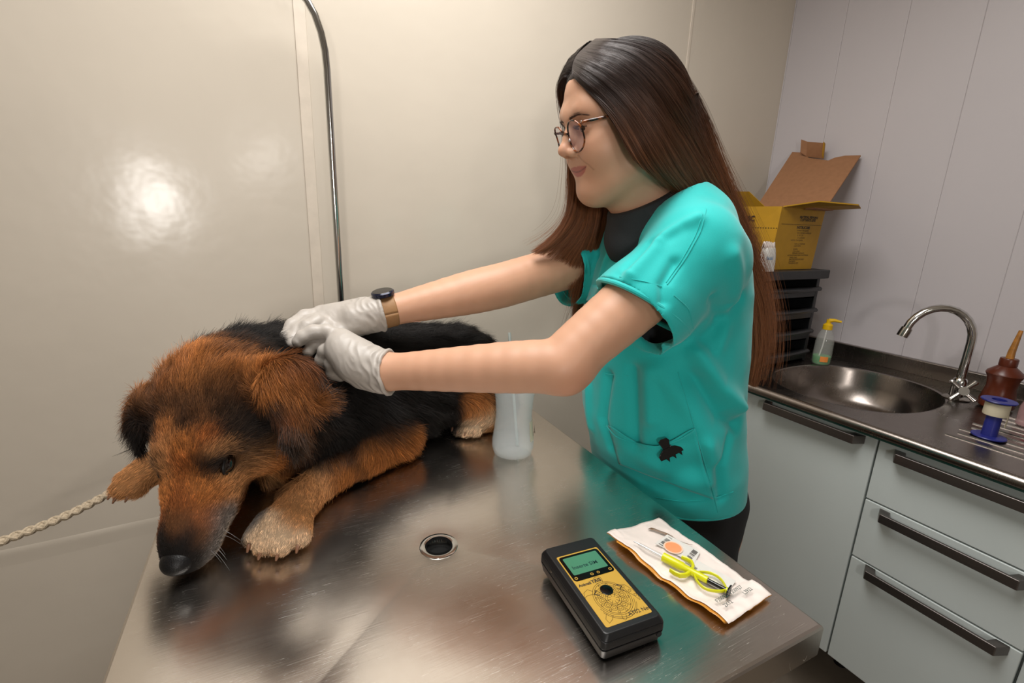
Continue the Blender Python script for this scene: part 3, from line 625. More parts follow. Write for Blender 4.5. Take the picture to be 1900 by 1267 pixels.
q = text_mesh('Á', .020, (c[0] + .0385 * math.cos(R(-44)), c[1] + .0385 * math.sin(R(-44)), c[2] + .038), (math.sin(R(44)), math.cos(R(44)), 0), (0, 0, 1), .0003); obj('handwriting', q, M['blackg'], cu, smooth=False)
rt_ = Q(945, 617, .872); rd = thing('clear_rod', 'thin clear rod standing in the frosted cup, tip above the forearm', 'rod', (c[0] + .01, c[1], c[2] + .007))
tag(rd, rd['label'], 'rod'); C.objects.unlink(rd); bpy.data.objects.remove(rd)
rd = obj('clear_rod', MB().tube([(c[0] + .012, c[1] + .004, c[2] + .008), rt_], .0028, 12), M['frost2']); tag(rd, 'thin clear rod standing in the frosted cup, its tip above the forearm', 'rod')
# ================================================================ smooth solid modelling (signed distance volumes -> one skin)
def smin(a, b, k):
    if k <= 0: return np.minimum(a, b)
    h = np.maximum(k - np.abs(a - b), 0) / k; return np.minimum(a, b) - h * h * k * .25
def cat(P, m):  # resample a polyline smoothly
    P = np.array(P); n = len(P); t = np.linspace(0, n - 1, m); i = np.clip(t.astype(int), 0, n - 2); f = (t - i)[:, None]
    g = lambda k: P[np.clip(k, 0, n - 1)]
    p0, p1, p2, p3 = g(i - 1), g(i), g(i + 1), g(i + 2)
    return .5 * (2 * p1 + (p2 - p0) * f + (2 * p0 - 5 * p1 + 4 * p2 - p3) * f ** 2 + (3 * p1 - 3 * p2 + p3 - p0) * f ** 3)
class Vol:
    def __init__(s, lo, hi, h):
        s.lo = np.array(lo, float); s.h = h; s.n = np.ceil((np.array(hi, float) - s.lo) / h).astype(int) + 1
        s.D = np.full(s.n, .05, np.float32); s.ax = [s.lo[i] + h * np.arange(s.n[i]) for i in range(3)]
    def reg(s, lo, hi):
        a = np.clip(np.floor((np.array(lo) - s.lo) / s.h).astype(int), 0, s.n); b = np.clip(np.ceil((np.array(hi) - s.lo) / s.h).astype(int) + 1, 0, s.n)
        sl = tuple(slice(a[i], b[i]) for i in range(3)); g = [s.ax[i][sl[i]] for i in range(3)]
        return sl, g[0][:, None, None].astype(np.float32), g[1][None, :, None].astype(np.float32), g[2][None, None, :].astype(np.float32)
    def app(s, sl, d, k, mode):
        if d.size == 0: return
        o = s.D[sl]
        if mode == 'u': s.D[sl] = smin(o, d, k)
        elif mode == 's': s.D[sl] = -smin(-o, d, k)
        elif mode == 'i': s.D[sl] = -smin(-o, -d, k)
    def cone(s, a, b, ra, rb, k=.01, mode='u', sq=None):
        a = np.array(a, float); b = np.array(b, float); e = k + 4 * s.h; m = max(ra, rb) * (1 if sq is None else max(1, 1 / sq[1])) + e
        sl, X, Y, Z = s.reg(np.minimum(a, b) - m, np.maximum(a, b) + m)
        if 0 in [q.stop - q.start for q in sl]: return s
        x, y, z = X - a[0], Y - a[1], Z - a[2]; v = b - a; L = max(v @ v, 1e-12)
        t = np.clip((x * v[0] + y * v[1] + z * v[2]) / L, 0, 1)
        x = x - t * v[0]; y = y - t * v[1]; z = z - t * v[2]
        if sq is not None:  # squash: (axis, factor) factor>1 thins along the axis
            n = np.array(sq[0], float); n /= np.linalg.norm(n); q = (x * n[0] + y * n[1] + z * n[2]) * (sq[1] - 1); x = x + q * n[0]; y = y + q * n[1]; z = z + q * n[2]
        d = np.sqrt(x * x + y * y + z * z) - (ra + t * (rb - ra))
        if sq is not None: d = d / max(1, sq[1] ** .5)
        s.app(sl, d.astype(np.float32), k, mode); return s
    def chain(s, P, r, k=.012, mode='u', sq=None):
        for i in range(len(P) - 1): s.cone(P[i], P[i + 1], r[i], r[i + 1], k, mode, sq)
        return s
    def limb(s, P, r, n=12, k=.003, mode='u'):
        """smooth tapering tube through the points"""
        A = cat(np.hstack([np.array(P, float), np.array(r, float)[:, None]]), n); return s.chain(A[:, :3], A[:, 3], k, mode)
    def ell(s, c, rad, Rm=None, k=.01, mode='u'):
        c = np.array(c, float); e = k + 4 * s.h; m = max(rad) + e
        sl, X, Y, Z = s.reg(c - m, c + m)
        if 0 in [q.stop - q.start for q in sl]: return s
        x, y, z = X - c[0], Y - c[1], Z - c[2]
        if Rm is None: u, v, w_ = x + 0 * y + 0 * z, y + 0 * x + 0 * z, z + 0 * x + 0 * y
        else: u, v, w_ = [x * Rm[0, i] + y * Rm[1, i] + z * Rm[2, i] for i in range(3)]
        a, b_, c_ = rad; k0 = np.sqrt((u / a) ** 2 + (v / b_) ** 2 + (w_ / c_) ** 2); k1 = np.sqrt((u / a ** 2) ** 2 + (v / b_ ** 2) ** 2 + (w_ / c_ ** 2) ** 2) + 1e-9
        s.app(sl, (k0 * (k0 - 1) / k1).astype(np.float32), k, mode); return s
    def plane(s, p, n, k=0.0, mode='i'):
        """keep the side the normal points away from"""
        n = np.array(n, float); n /= np.linalg.norm(n); p = np.array(p, float)
        d = ((s.ax[0] - p[0]) * n[0])[:, None, None] + ((s.ax[1] - p[1]) * n[1])[None, :, None] + ((s.ax[2] - p[2]) * n[2])[None, None, :]
        s.app((slice(None),) * 3, d.astype(np.float32), k, mode); return s
    def mesh(s, relax=1):
        D = s.D; n = D.shape; S_ = D < 0
        cnt = np.zeros([i - 1 for i in n], np.int8)
        for i in (0, 1):
            for j in (0, 1):
                for k in (0, 1): cnt += S_[i:n[0] - 1 + i, j:n[1] - 1 + j, k:n[2] - 1 + k]
        act = (cnt > 0) & (cnt < 8); idx = np.argwhere(act); ids = np.full(act.shape, -1, np.int32); ids[act] = np.arange(len(idx))
        acc = np.zeros((len(idx), 3)); num = np.zeros(len(idx))
        cor = [(i, j, k) for i in (0, 1) for j in (0, 1) for k in (0, 1)]
        I, J, K = idx.T; val = {c: D[I + c[0], J + c[1], K + c[2]].astype(float) for c in cor}
        for c in cor:
            for ax in range(3):
                if c[ax]: continue
                c2 = list(c); c2[ax] = 1; c2 = tuple(c2); a, b = val[c], val[c2]; m_ = (a < 0) != (b < 0)
                t = np.where(m_, a / np.where(m_, a - b, 1), 0); p = np.tile(np.array(c, float), (len(idx), 1)); p[:, ax] += t
                acc += p * m_[:, None]; num += m_
        V = s.lo + (idx + acc / num[:, None]) * s.h; F = []
        for ax in range(3):
            o = [q for q in range(3) if q != ax]; sl0 = [slice(1, n[q] - 1) for q in range(3)]; sl1 = list(sl0); sl0[ax] = slice(0, n[ax] - 1); sl1[ax] = slice(1, n[ax])
            A_, B_ = S_[tuple(sl0)], S_[tuple(sl1)]; ch = np.argwhere(A_ != B_); flip = A_[tuple(ch.T)]
            base = ch.copy(); base[:, o[0]] += 1; base[:, o[1]] += 1
            q = []
            for (da, db_) in ((-1, -1), (0, -1), (0, 0), (-1, 0)):
                c = base.copy(); c[:, o[0]] += da; c[:, o[1]] += db_; q.append(ids[tuple(c.T)])
            q = np.stack(q, 1); sw = flip if ax != 1 else ~flip; q[~sw] = q[~sw][:, ::-1]; F.append(q)
        F = np.concatenate(F)
        for _ in range(relax):
            E_ = np.concatenate([F[:, [0, 1]], F[:, [1, 2]], F[:, [2, 3]], F[:, [3, 0]]]); sm = np.zeros_like(V); c = np.zeros(len(V))
            for a, b in ((0, 1), (1, 0)):
                for x in range(3): sm[:, x] += np.bincount(E_[:, a], V[E_[:, b], x], len(V))
                c += np.bincount(E_[:, a], minlength=len(V))
            V = V * .5 + .5 * sm / np.maximum(c, 1)[:, None]
        return V, F
def npmesh(name, V, F, m, parent=None, col=None, smooth=True):
    me = bpy.data.meshes.new(name); off = np.array(wl(parent)) if parent is not None else np.zeros(3)
    me.vertices.add(len(V)); me.vertices.foreach_set('co', (V - off).astype(np.float32).ravel())
    me.loops.add(F.size); me.loops.foreach_set('vertex_index', F.astype(np.int32).ravel())
    me.polygons.add(len(F)); me.polygons.foreach_set('loop_start', np.arange(0, F.size, F.shape[1], dtype=np.int32)); me.polygons.foreach_set('loop_total', np.full(len(F), F.shape[1], np.int32))
    me.update(calc_edges=True); me.validate()
    if col is not None and len(me.vertices) == len(V):
        a = me.attributes.new('Col', 'FLOAT_COLOR', 'POINT'); a.data.foreach_set('color', np.hstack([col, np.ones((len(V), 1))]).astype(np.float32).ravel())
    return fin(name, me, m, parent, smooth)
def vnorm(V, F):
    a, b, c = V[F[:, 0]], V[F[:, 1]], V[F[:, 2]]; fn = np.cross(b - a, c - a); N = np.zeros_like(V)
    for i in range(F.shape[1]):
        for x in range(3): N[:, x] += np.bincount(F[:, i], fn[:, x], len(V))
    return N / (np.linalg.norm(N, axis=1)[:, None] + 1e-12)
def prj(P):
    P = np.asarray(P) - CAM; z = P @ FW; return np.stack([W0 / 2 + FPX * (P @ RT) / z, H0 / 2 - FPX * (P @ UP) / z], -1)
def curves(name, PTS, rad, col, m, parent=None):
    """PTS (n, k, 3) strands; rad (n, k); col (n, k, 3)"""
    n, k = PTS.shape[:2]; h = bpy.data.hair_curves.new(name); h.add_curves([k] * n); off = np.array(wl(parent)) if parent is not None else 0
    h.attributes['position'].data.foreach_set('vector', (PTS - off).reshape(-1, 3).astype(np.float32).ravel())
    a = h.attributes.get('radius') or h.attributes.new('radius', 'FLOAT', 'POINT'); a.data.foreach_set('value', rad.astype(np.float32).ravel())
    a = h.attributes.new('Col', 'FLOAT_COLOR', 'POINT'); a.data.foreach_set('color', np.concatenate([col, np.ones((n, k, 1))], 2).astype(np.float32).ravel())
    o = bpy.data.objects.new(name, h); C.objects.link(o); h.materials.append(m)
    if parent is not None: o.parent = parent
    return o
def sample(V, F, dens, rng, n):
    """area-weighted random points with per-vertex density"""
    T_ = np.concatenate([F[:, [0, 1, 2]], F[:, [0, 2, 3]]]); A_ = np.linalg.norm(np.cross(V[T_[:, 1]] - V[T_[:, 0]], V[T_[:, 2]] - V[T_[:, 0]]), axis=1) * dens[T_].mean(1)
    t = rng.choice(len(T_), n, p=A_ / A_.sum()); u, v = rng.random(n), rng.random(n); sw = u + v > 1; u[sw] = 1 - u[sw]; v[sw] = 1 - v[sw]; B = np.stack([1 - u - v, u, v], 1)
    return T_[t], B
def haircol(name, rough=.45, spec=.35, mixv=0):
    m = bpy.data.materials.new(name); m.use_nodes = True; nt = m.node_tree; b = nt.nodes['Principled BSDF']
    a = nt.nodes.new('ShaderNodeAttribute'); a.attribute_name = 'Col'; nt.links.new(a.outputs['Color'], b.inputs['Base Color']); b.inputs['Roughness'].default_value = rough; b.inputs['Specular IOR Level'].default_value = spec
    return m
# ================================================================ the dog
rng = np.random.default_rng(7)
dg = thing('dog', 'black and tan dog lying on the steel table with its head lowered towards the viewer', 'dog', (.15, .85, TZ))
DR = np.array([[-0.2682, 0.8664, -0.4212], [-0.6577, -0.4841, -0.5771], [-0.7039, 0.1223, 0.6997]]); DT = np.array([-0.0958, 0.642, 1.0303]); DS = .98
def hd_(x, y, z): return DR @ (np.array([x, y, z]) * DS) + DT
V_ = Vol((-.27, .50, .893), (.58, 1.09, 1.20), .0034)
HX, HY, HZ = DR.T  # unused rows; columns below
cx_, cy_, cz_ = DR[:, 0], DR[:, 1], DR[:, 2]
# skull, cheeks, muzzle
V_.ell(hd_(-.062, 0, -.032), (.078, .066, .058), DR, .02)
V_.ell(hd_(-.030, 0, -.018), (.050, .050, .040), DR, .02)
V_.ell(hd_(-.105, 0, -.025), (.055, .058, .052), DR, .03)
for s_ in (1, -1):
    V_.ell(hd_(-.050, .040 * s_, -.062), (.052, .032, .042), DR, .025)
    V_.ell(hd_(-.004, .024 * s_, .001), (.022, .018, .010), DR, .012)   # brow
    V_.ell(hd_(.012, .030 * s_, -.032), (.030, .016, .018), DR, .014)
V_.chain([hd_(-.01, 0, -.022), hd_(.04, 0, -.034), (hd_(.085, 0, -.040)), hd_(.108, 0, -.043)], [.036, .030, .0265, .022], .02)
for s_ in (1, -1):
    V_.chain([hd_(-.005, .020 * s_, -.052), hd_(.045, .016 * s_, -.055), hd_(.095, .011 * s_, -.052)], [.027, .023, .018], .014)
V_.chain([hd_(-.03, 0, -.078), hd_(.03, 0, -.078), hd_(.085, 0, -.073)], [.034, .024, .015], .012)
# neck and ruff
V_.chain([hd_(-.10, 0, -.045), (-.035, .80, 1.045), (.02, .86, 1.02)], [.070, .088, .108], .04)
V_.chain([hd_(-.06, .03, -.07), (.03, .79, 1.0), (.09, .82, .985)], [.05, .075, .080], .04)
V_.chain([hd_(-.07, -.03, -.06), (-.07, .82, 1.0), (-.04, .87, .985)], [.045, .062, .07], .04)
# trunk
V_.chain([(.02, .86, 1.012), (.09, .885, 1.008), (.18, .90, 1.0), (.28, .915, .998), (.365, .925, .995), (.415, .93, .985)], [.112, .112, .105, .098, .090, .072], .04)
V_.chain([(.03, .80, .965), (.12, .83, .955), (.22, .85, .955)], [.065, .068, .055], .04)
# shoulder and left foreleg (nearer the viewer)
V_.chain([(.10, .83, .99), (.165, .805, .955), (.196, .783, .937)], [.062, .048, .034], .03)
V_.chain([(.200, .783, .936), (.13, .752, .930), (.055, .712, .926)], [.034, .031, .027], .016)
V_.chain([(.055, .712, .926), (.020, .660, .922), (.000, .625, .918)], [.0275, .025, .026], .014)
pd_ = np.array([-.035, -.080, 0]); pd_ /= np.linalg.norm(pd_); pn_ = np.array([-pd_[1], pd_[0], 0])
pw = np.array([.000, .628, .916]); TO = []
V_.ell(pw + pd_ * .005, (.034, .036, .021), np.stack([pd_, pn_, [0, 0, 1]], 1), .012)
for q_, fw_, rr_ in ((-.030, .024, .0125), (-.0105, .038, .0142), (.0115, .040, .0142), (.031, .027, .0125)):
    e_ = pw + pd_ * fw_ + pn_ * q_ + np.array([0, 0, -.003]); TO.append((e_, q_)); V_.cone(pw + pn_ * q_ * .75 + [0, 0, .004], e_, .014, rr_, .0045)
# right foreleg, hanging over the table's left edge
V_.chain([(-.05, .85, .945), (-.12, .852, .938), (-.172, .845, .930)], [.036, .027, .024], .02)
p2 = np.array([-.190, .838, .922]); d2 = np.array([-.75, -.45, -.25]); d2 /= np.linalg.norm(d2); n2 = np.cross([0, 0, 1], d2); n2 /= np.linalg.norm(n2); TO2 = []
V_.ell(p2, (.030, .029, .020), np.stack([d2, n2, np.cross(d2, n2)], 1), .012)
for q_, fw_ in ((-.024, .014), (-.008, .026), (.009, .026), (.025, .016)):
    e_ = p2 + d2 * fw_ + n2 * q_ + np.array([0, 0, -.004]); TO2.append(e_); V_.cone(p2 + n2 * q_ * .7, e_, .012, .0125, .005)
# hind quarters
V_.chain([(.37, .89, .975), (.385, .855, .955), (.405, .835, .945)], [.080, .062, .045], .03)
V_.chain([(.43, .845, .935), (.40, .828, .925), (.372, .820, .917)], [.028, .022, .0195], .014)
p3 = np.array([.352, .826, .916]); d3 = np.array([-.75, -.62, 0]); d3 /= np.linalg.norm(d3); n3 = np.array([-d3[1], d3[0], 0]); TO3 = []
V_.ell(p3 + [.012, .004, 0], (.032, .028, .0185), np.stack([d3, n3, [0, 0, 1]], 1), .012)
for q_, fw_ in ((-.024, .016), (-.008, .026), (.009, .026), (.024, .016)):
    e_ = p3 + d3 * fw_ * .8 + n3 * q_ + np.array([0, 0, -.004]); TO3.append(e_); V_.cone(p3 + n3 * q_ * .7, e_, .012, .0115, .004)
# tail curling behind the rump
V_.chain([(.45, .945, .96), (.50, .965, .925), (.495, 1.02, .918), (.44, 1.05, .918)], [.030, .020, .0175, .012], .02)
# ears
EAR = {}
for s_ in (1, -1):
    b0, b1 = hd_(-.088, .050 * s_, .008), hd_(-.050, .062 * s_, -.002)
    if s_ > 0:
        root = hd_(-.085, .052, .006); mid = Q(535, 715, float((root - CAM) @ FW) - .012); tip = Q(548, 815, float((root - CAM) @ FW) - .030); back = Q(585, 735, float((root - CAM) @ FW) + .012)
    else:
        root = hd_(-.088, -.052, .002); mid = Q(272, 762, float((root - CAM) @ FW) - .0); tip = Q(262, 808, float((root - CAM) @ FW) - .005); back = Q(262, 775, float((root - CAM) @ FW) + .02)
    nr = np.cross(mid - root, tip - root); nr /= np.linalg.norm(nr); 
    if s_ > 0: nr = (FW * .9 + cy_ * -.5); nr /= np.linalg.norm(nr)
    else: nr = (FW * .3 + RT * .9); nr /= np.linalg.norm(nr)
    V_.cone(root, mid, .030, .034, .014, sq=(nr, 2.6)); V_.cone(mid, tip, .034, .013, .008, sq=(nr, 3.0)); V_.cone(mid, back, .026, .018, .01, sq=(nr, 2.4))
    EAR[s_] = (root, mid, tip, back, nr)
# eye sockets, mouth, nostril plane
EYE = {s_: hd_(.007, .0360 * s_, -.0175) for s_ in (1, -1)}
for s_ in (1, -1): V_.ell(hd_(.008, .0415 * s_, -.0175), (.0135, .009, .0095), DR, .006, 's')
for s_ in (1, -1):
    P_ = [hd_(.118, .006 * s_, -.062), hd_(.090, .0235 * s_, -.066), hd_(.060, .0345 * s_, -.067), hd_(.030, .0405 * s_, -.070)]
    V_.chain(P_, [.0012, .0022, .0024, .0014], .003, 's')
for z_ in (.0,): V_.plane((0, 0, TZ + .0016), (0, 0, -1), .006)
DV, DF = V_.mesh(1)
# the hanging paw may dip below the table top only beyond its edge: volume above kept by the plane cut
DN = vnorm(DV, DF)
if (DN * (DV - DV.mean(0))).sum() < 0: DF = DF[:, ::-1]; DN = -DN
# markings: points found on the coat, colour, reach
BK = (.010, .008, .007); DB = (.030, .017, .010); OR = (.38, .135, .032); TN = (.46, .215, .080); LT_ = (.66, .47, .30); GY = (.15, .13, .115); RD = (.25, .075, .018); OB = (.135, .052, .017)
MK = [  # px, py, colour, radius
 (330, 700, OR, .03), (370, 680, OR, .03), (430, 665, OR, .03), (400, 700, DB, .022), (380, 730, DB, .024), (440, 720, DB, .018), (330, 760, BK, .016), (337, 790, BK, .014), (420, 760, DB, .018), (450, 720, OB, .015), (365, 770, OB, .014),
 (460, 690, OR, .018), (490, 790, BK, .022), (470, 820, BK, .018), (440, 790, DB, .015), (500, 825, BK, .018), (520, 790, BK, .020), (500, 755, BK, .014), (300, 800, OR, .015), (375, 820, RD, .012), (340, 830, OR, .012), (300, 830, TN, .012),
 (430, 832, TN, .008), (390, 838, TN, .007), (412, 862, BK, .015), (392, 872, BK, .011), (437, 860, BK, .012), (428, 845, BK, .007), (372, 850, OB, .006), (330, 870, RD, .012), (360, 900, OR, .012), (335, 930, RD, .012), (330, 980, OB, .010), (345, 1000, BK, .014), (330, 1030, BK, .014), (325, 960, OB, .010), (330, 905, RD, .010),
 (480, 860, TN, .018), (520, 850, OR, .016), (440, 900, TN, .014), (400, 920, OR, .014), (390, 960, RD, .012), (380, 1000, OB, .010), (420, 960, GY, .013), (440, 985, GY, .012), (410, 1010, GY, .012), (370, 1030, BK, .008), (470, 930, OB, .012), (455, 965, GY, .012), (490, 900, TN, .012), (530, 880, OR, .012), (560, 850, OB, .016),
 (500, 700, OR, .02), (540, 700, OR, .02), (580, 730, OR, .015), (595, 745, OR, .012), (560, 770, OB, .016), (535, 760, RD, .014), (525, 800, BK, .014), (545, 830, DB, .016), (575, 800, DB, .014), (510, 740, BK, .012), (600, 790, DB, .012), (550, 680, RD, .02),
 (280, 750, OB, .015), (262, 790, BK, .015), (275, 820, BK, .012), (300, 720, RD, .014), (320, 680, RD, .012),
 (450, 640, BK, .03), (520, 640, BK, .04), (400, 645, DB, .012), (570, 680, BK, .03), (620, 740, BK, .04), (650, 820, BK, .03), (700, 740, BK, .05), (600, 840, BK, .03), (590, 800, BK, .02), (740, 760, BK, .02),
 (760, 800, OB, .014), (770, 820, OR, .016), (720, 800, OB, .014), (700, 830, OR, .016), (650, 870, OR, .018), (740, 835, OR, .016), (600, 880, TN, .018), (620, 910, TN, .016), (570, 930, TN, .016), (560, 960, TN, .015), (540, 990, LT_, .014), (500, 990, LT_, .018), (470, 1010, LT_, .018), (462, 995, LT_, .014), (480, 978, LT_, .014), (455, 1020, LT_, .014), (520, 1020, LT_, .016), (560, 1000, LT_, .012),
 (300, 880, TN, .012), (280, 890, TN, .012), (870, 740, OR, .016), (890, 760, TN, .012), (893, 785, LT_, .014), (905, 790, LT_, .012), (840, 760, BK, .02), (820, 700, BK, .05), (860, 610, BK, .05), (760, 620, BK, .05), (920, 640, DB, .02)]
PXV = prj(DV); ZV = (DV - CAM) @ FW; FC = (DN @ FW) < -.05
cp, cc, cr = [], [], []
for (px, py, c_, rr_) in MK:
    dpx = np.hypot(PXV[:, 0] - px, PXV[:, 1] - py); s_ = np.where((dpx < 14) & FC)[0]
    if len(s_) == 0: s_ = np.argsort(dpx)[:5]
    j = s_[np.argmin(ZV[s_] + dpx[s_] * .0005)]; cp.append(DV[j]); cc.append(c_); cr.append(rr_)
    L_ = DR.T @ (DV[j] - DT)   # a dog's head is alike on both sides
    if L_[1] > .012 and L_[0] > -.10 and np.linalg.norm(L_) < .16: cp.append(DR @ (L_ * [1, -1, 1]) + DT); cc.append(c_); cr.append(rr_)
for p_, c_, rr_ in (((.15, 1.0, 1.05), BK, .08), ((.35, 1.0, 1.05), BK, .08), ((-.08, .90, 1.05), BK, .05), ((-.09, .86, .93), OB, .02), ((.50, .97, .93), BK, .04), ((-.03, .73, .96), TN, .025), ((.0, .76, .94), DB, .03), ((-.15, .85, .94), TN, .025), ((.40, .83, .92), TN, .02), ((.42, .85, .96), BK, .03)):
    cp.append(p_); cc.append(c_); cr.append(rr_)
cp, cc, cr = np.array(cp), np.array(cc), np.array(cr)
def coat(P):
    out = np.zeros((len(P), 3)); W_ = np.zeros(len(P)) + 1e-12
    for p_, c_, r_2 in zip(cp, cc, cr):
        w_ = np.exp(-np.maximum(((P - p_) ** 2).sum(1) / (r_2 * r_2), 0) * .9) + 1e-5 / (1e-4 + ((P - p_) ** 2).sum(1)) * r_2 * .02; out += w_[:, None] * c_; W_ += w_
    return out / W_[:, None]
jit = np.array([noise.noise(Vector(p * 60)) for p in DV[::1]]) * .004
DC = coat(DV + DN * jit[:, None])
body_mat = haircol('dog_coat_skin', .75, .15)
dog_b = npmesh('body', DV, DF, body_mat, dg, DC * .55)
# coat direction and length
FLOW = [(hd_(.12, 0, -.04), -cx_ + .0 * cz_, .05), (hd_(.03, 0, -.03), -cx_, .04), (hd_(-.05, 0, .02), -cx_, .05), (hd_(-.05, .05, -.05), -cx_ * .8 + np.array([0, 0, -.6]), .05), (hd_(-.12, 0, 0), np.array([.5, .6, .2]), .05),
        ((-.03, .80, 1.08), (.6, .7, 0), .07), ((.05, .80, 1.02), (.5, -.1, -.8), .07), ((.15, .86, 1.08), (.9, .1, -.3), .1), ((.17, .80, .98), (.7, -.1, -.7), .07), ((.30, .92, 1.05), (.9, .1, -.4), .12), ((.42, .92, 1.0), (.8, .1, -.6), .08),
        ((.20, .78, .94), (.4, .2, -.4), .03), ((.12, .75, .93), (-.5, -.5, -.5), .04), ((.05, .71, .93), (-.3, -.8, -.3), .04), ((0, .63, .92), (-.35, -.9, -.1), .05), ((-.17, .84, .93), (-.8, -.3, -.4), .05), ((.36, .82, .92), (-.8, -.4, -.2), .04), ((-.04, .87, .98), (-.2, 0, -.9), .06), ((0, .76, .96), (.0, -.3, -.9), .05)]
LEN = [(hd_(.10, 0, -.05), .004, .04), (hd_(.04, 0, -.04), .006, .04), (hd_(0, .03, -.01), .006, .02), (hd_(-.05, 0, .02), .012, .05), (hd_(-.05, .06, -.05), .018, .04), (hd_(-.12, 0, .0), .022, .05), (hd_(-.03, 0, -.09), .012, .04), ((-.02, .80, 1.08), .032, .07), ((.05, .80, 1.02), .034, .08), ((.17, .86, 1.05), .034, .12), ((.35, .92, 1.05), .030, .12),
       ((.20, .78, .94), .014, .03), ((.12, .75, .93), .013, .04), ((.05, .71, .93), .011, .03), ((0, .63, .92), .006, .04), ((-.18, .84, .93), .008, .05), ((.36, .82, .92), .008, .04), ((.02, .76, .95), .028, .05)]
for s_ in (1, -1):
    ro, mi, ti, ba, nr = EAR[s_]
    FLOW += [(mi, ti - mi + (mi - ro) * .5, .022), (ti, ti - mi, .022), (ba, ba - ro, .020)]; LEN += [(mi, .022, .022), (ti, .026, .018), (ba, .028, .02), (ro, .018, .02)]
def wavg(P, ctrl, dim):
    out = np.zeros((len(P), dim)); W_ = np.zeros(len(P)) + 1e-12
    for p_, v_, r_2 in ctrl:
        v_ = np.atleast_1d(np.array(v_, float)); 
        if dim == 3: v_ = v_ / np.linalg.norm(v_)
        d2_ = ((P - np.array(p_)) ** 2).sum(1) / (r_2 * r_2); w_ = np.exp(-d2_) + 1e-4 / (1 + d2_); out += w_[:, None] * v_; W_ += w_
    return out / W_[:, None]
def fur(n, V, F, N, dens, lmul=1.0, rad=.00021, lift=.34, seed=1, K=5, parent=dg, keep=None):
    rng = np.random.default_rng(seed); T_, B = sample(V, F, dens, rng, n)
    P = (V[T_] * B[:, :, None]).sum(1); Nn = (N[T_] * B[:, :, None]).sum(1); Nn /= np.linalg.norm(Nn, axis=1)[:, None]
    if keep is not None: q = keep(P); P, Nn = P[q], Nn[q]
    n = len(P); fl = wavg(P, FLOW, 3); fl -= Nn * (fl * Nn).sum(1)[:, None]; fl /= np.linalg.norm(fl, axis=1)[:, None] + 1e-9
    ln = wavg(P, LEN, 1)[:, 0] * lmul * rng.uniform(.65, 1.25, n)
    cl = np.array([[noise.noise(Vector(p * 45)), noise.noise(Vector(p * 45 + np.array([9, 3, 1]))), noise.noise(Vector(p * 45 + np.array([2, 7, 5])))] for p in P]) * .55
    jt = rng.normal(0, .16, (n, 3)); d = fl + cl * np.clip(ln / .02, .3, 1.3)[:, None] + jt; d -= Nn * np.minimum((d * Nn).sum(1), 0)[:, None]; d /= np.linalg.norm(d, axis=1)[:, None]
    lf = lift * rng.uniform(.6, 1.5, n); pts = np.zeros((n, K, 3)); pts[:, 0] = P - Nn * .0006
    for i in range(1, K):
        t = i / (K - 1); dr = d + Nn * (lf * (1 - .75 * t))[:, None]; dr[:, 2] -= .25 * t; dr /= np.linalg.norm(dr, axis=1)[:, None]; pts[:, i] = pts[:, i - 1] + dr * (ln / (K - 1))[:, None]
    pts[:, :, 2] = np.maximum(pts[:, :, 2], np.where(pts[:, :, 0] > -.18, TZ + .0012, 0))
    c0_ = coat(P + rng.normal(0, .0022, (n, 3))); var = (rng.lognormal(0, .34, n) * (1 + .55 * np.array([noise.noise(Vector(p * 190)) for p in P])))[:, None]; c0_ = c0_ * var
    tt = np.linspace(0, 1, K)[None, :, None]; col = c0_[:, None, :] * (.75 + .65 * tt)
    rr_ = rad * rng.uniform(.7, 1.3, n)[:, None] * np.linspace(1, .25, K)[None, :]
    return pts, rr_, col
fm = haircol('dog_fur', .48, .25)
vis = np.where((DN @ FW) < .35, 1.0, .12)
hdz = np.clip(1.6 - np.linalg.norm(DV - hd_(-.02, .01, -.02), axis=1) / .14, 0, 1); dens = vis * (1 + 1.6 * hdz)
eyem = lambda P: (np.linalg.norm(P - EYE[1], axis=1) > .0150) & (np.linalg.norm(P - EYE[-1], axis=1) > .0150) & (np.linalg.norm(P - hd_(.122, 0, -.034), axis=1) > .018)
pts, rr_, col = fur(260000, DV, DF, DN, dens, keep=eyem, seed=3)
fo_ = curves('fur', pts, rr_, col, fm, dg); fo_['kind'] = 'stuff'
eb = mat('dog_eye', (22, 12, 8), .04, mix=0, Coat_Weight=1.0, Coat_Roughness=.02)
for s_ in (1, -1):
    V, F = Vol(EYE[s_] - .016, EYE[s_] + .016, .0012).ell(EYE[s_] + cy_ * s_ * .0015, (.0130, .0098, .0105), DR, 0).mesh(2); e_ = npmesh('eye', V, F, eb, dg)
    rim = [EYE[s_] + cx_ * .0135 * math.cos(a) + cz_ * .0086 * math.sin(a) + cy_ * s_ * (.0062 + .0012 * math.cos(a) ** 2 * -1) for a in [2 * math.pi * k / 20 for k in range(21)]]
    obj('eyelid', MB().tube(rim, .0019, 8), mat('eyelid_black', (16, 12, 10), .35), dg)
nv_ = Vol(hd_(.125, 0, -.04) - .03, hd_(.125, 0, -.04) + .03, .0012)
nv_.ell(hd_(.1165, 0, -.032), (.0160, .0180, .0145), DR, .004); nv_.ell(hd_(.121, 0, -.046), (.009, .009, .011), DR, .006)
for s_ in (1, -1): nv_.ell(hd_(.133, .0072 * s_, -.036), (.0055, .0032, .0030), DR, .002, 's'); nv_.chain([hd_(.130, .010 * s_, -.038), hd_(.124, .0165 * s_, -.040)], [.0016, .0012], .001, 's')
nv_.chain([hd_(.134, 0, -.034), hd_(.130, 0, -.052)], [.0009, .0009], .001, 's')
V, F = nv_.mesh(1); npmesh('nose', V, F, mat('dog_nose', (13, 12, 13), .42, scale=700, bump=.7, strn=.0006, Specular_IOR_Level=.35), dg)
cm = mat('claw_horn', (120, 84, 62), .35)
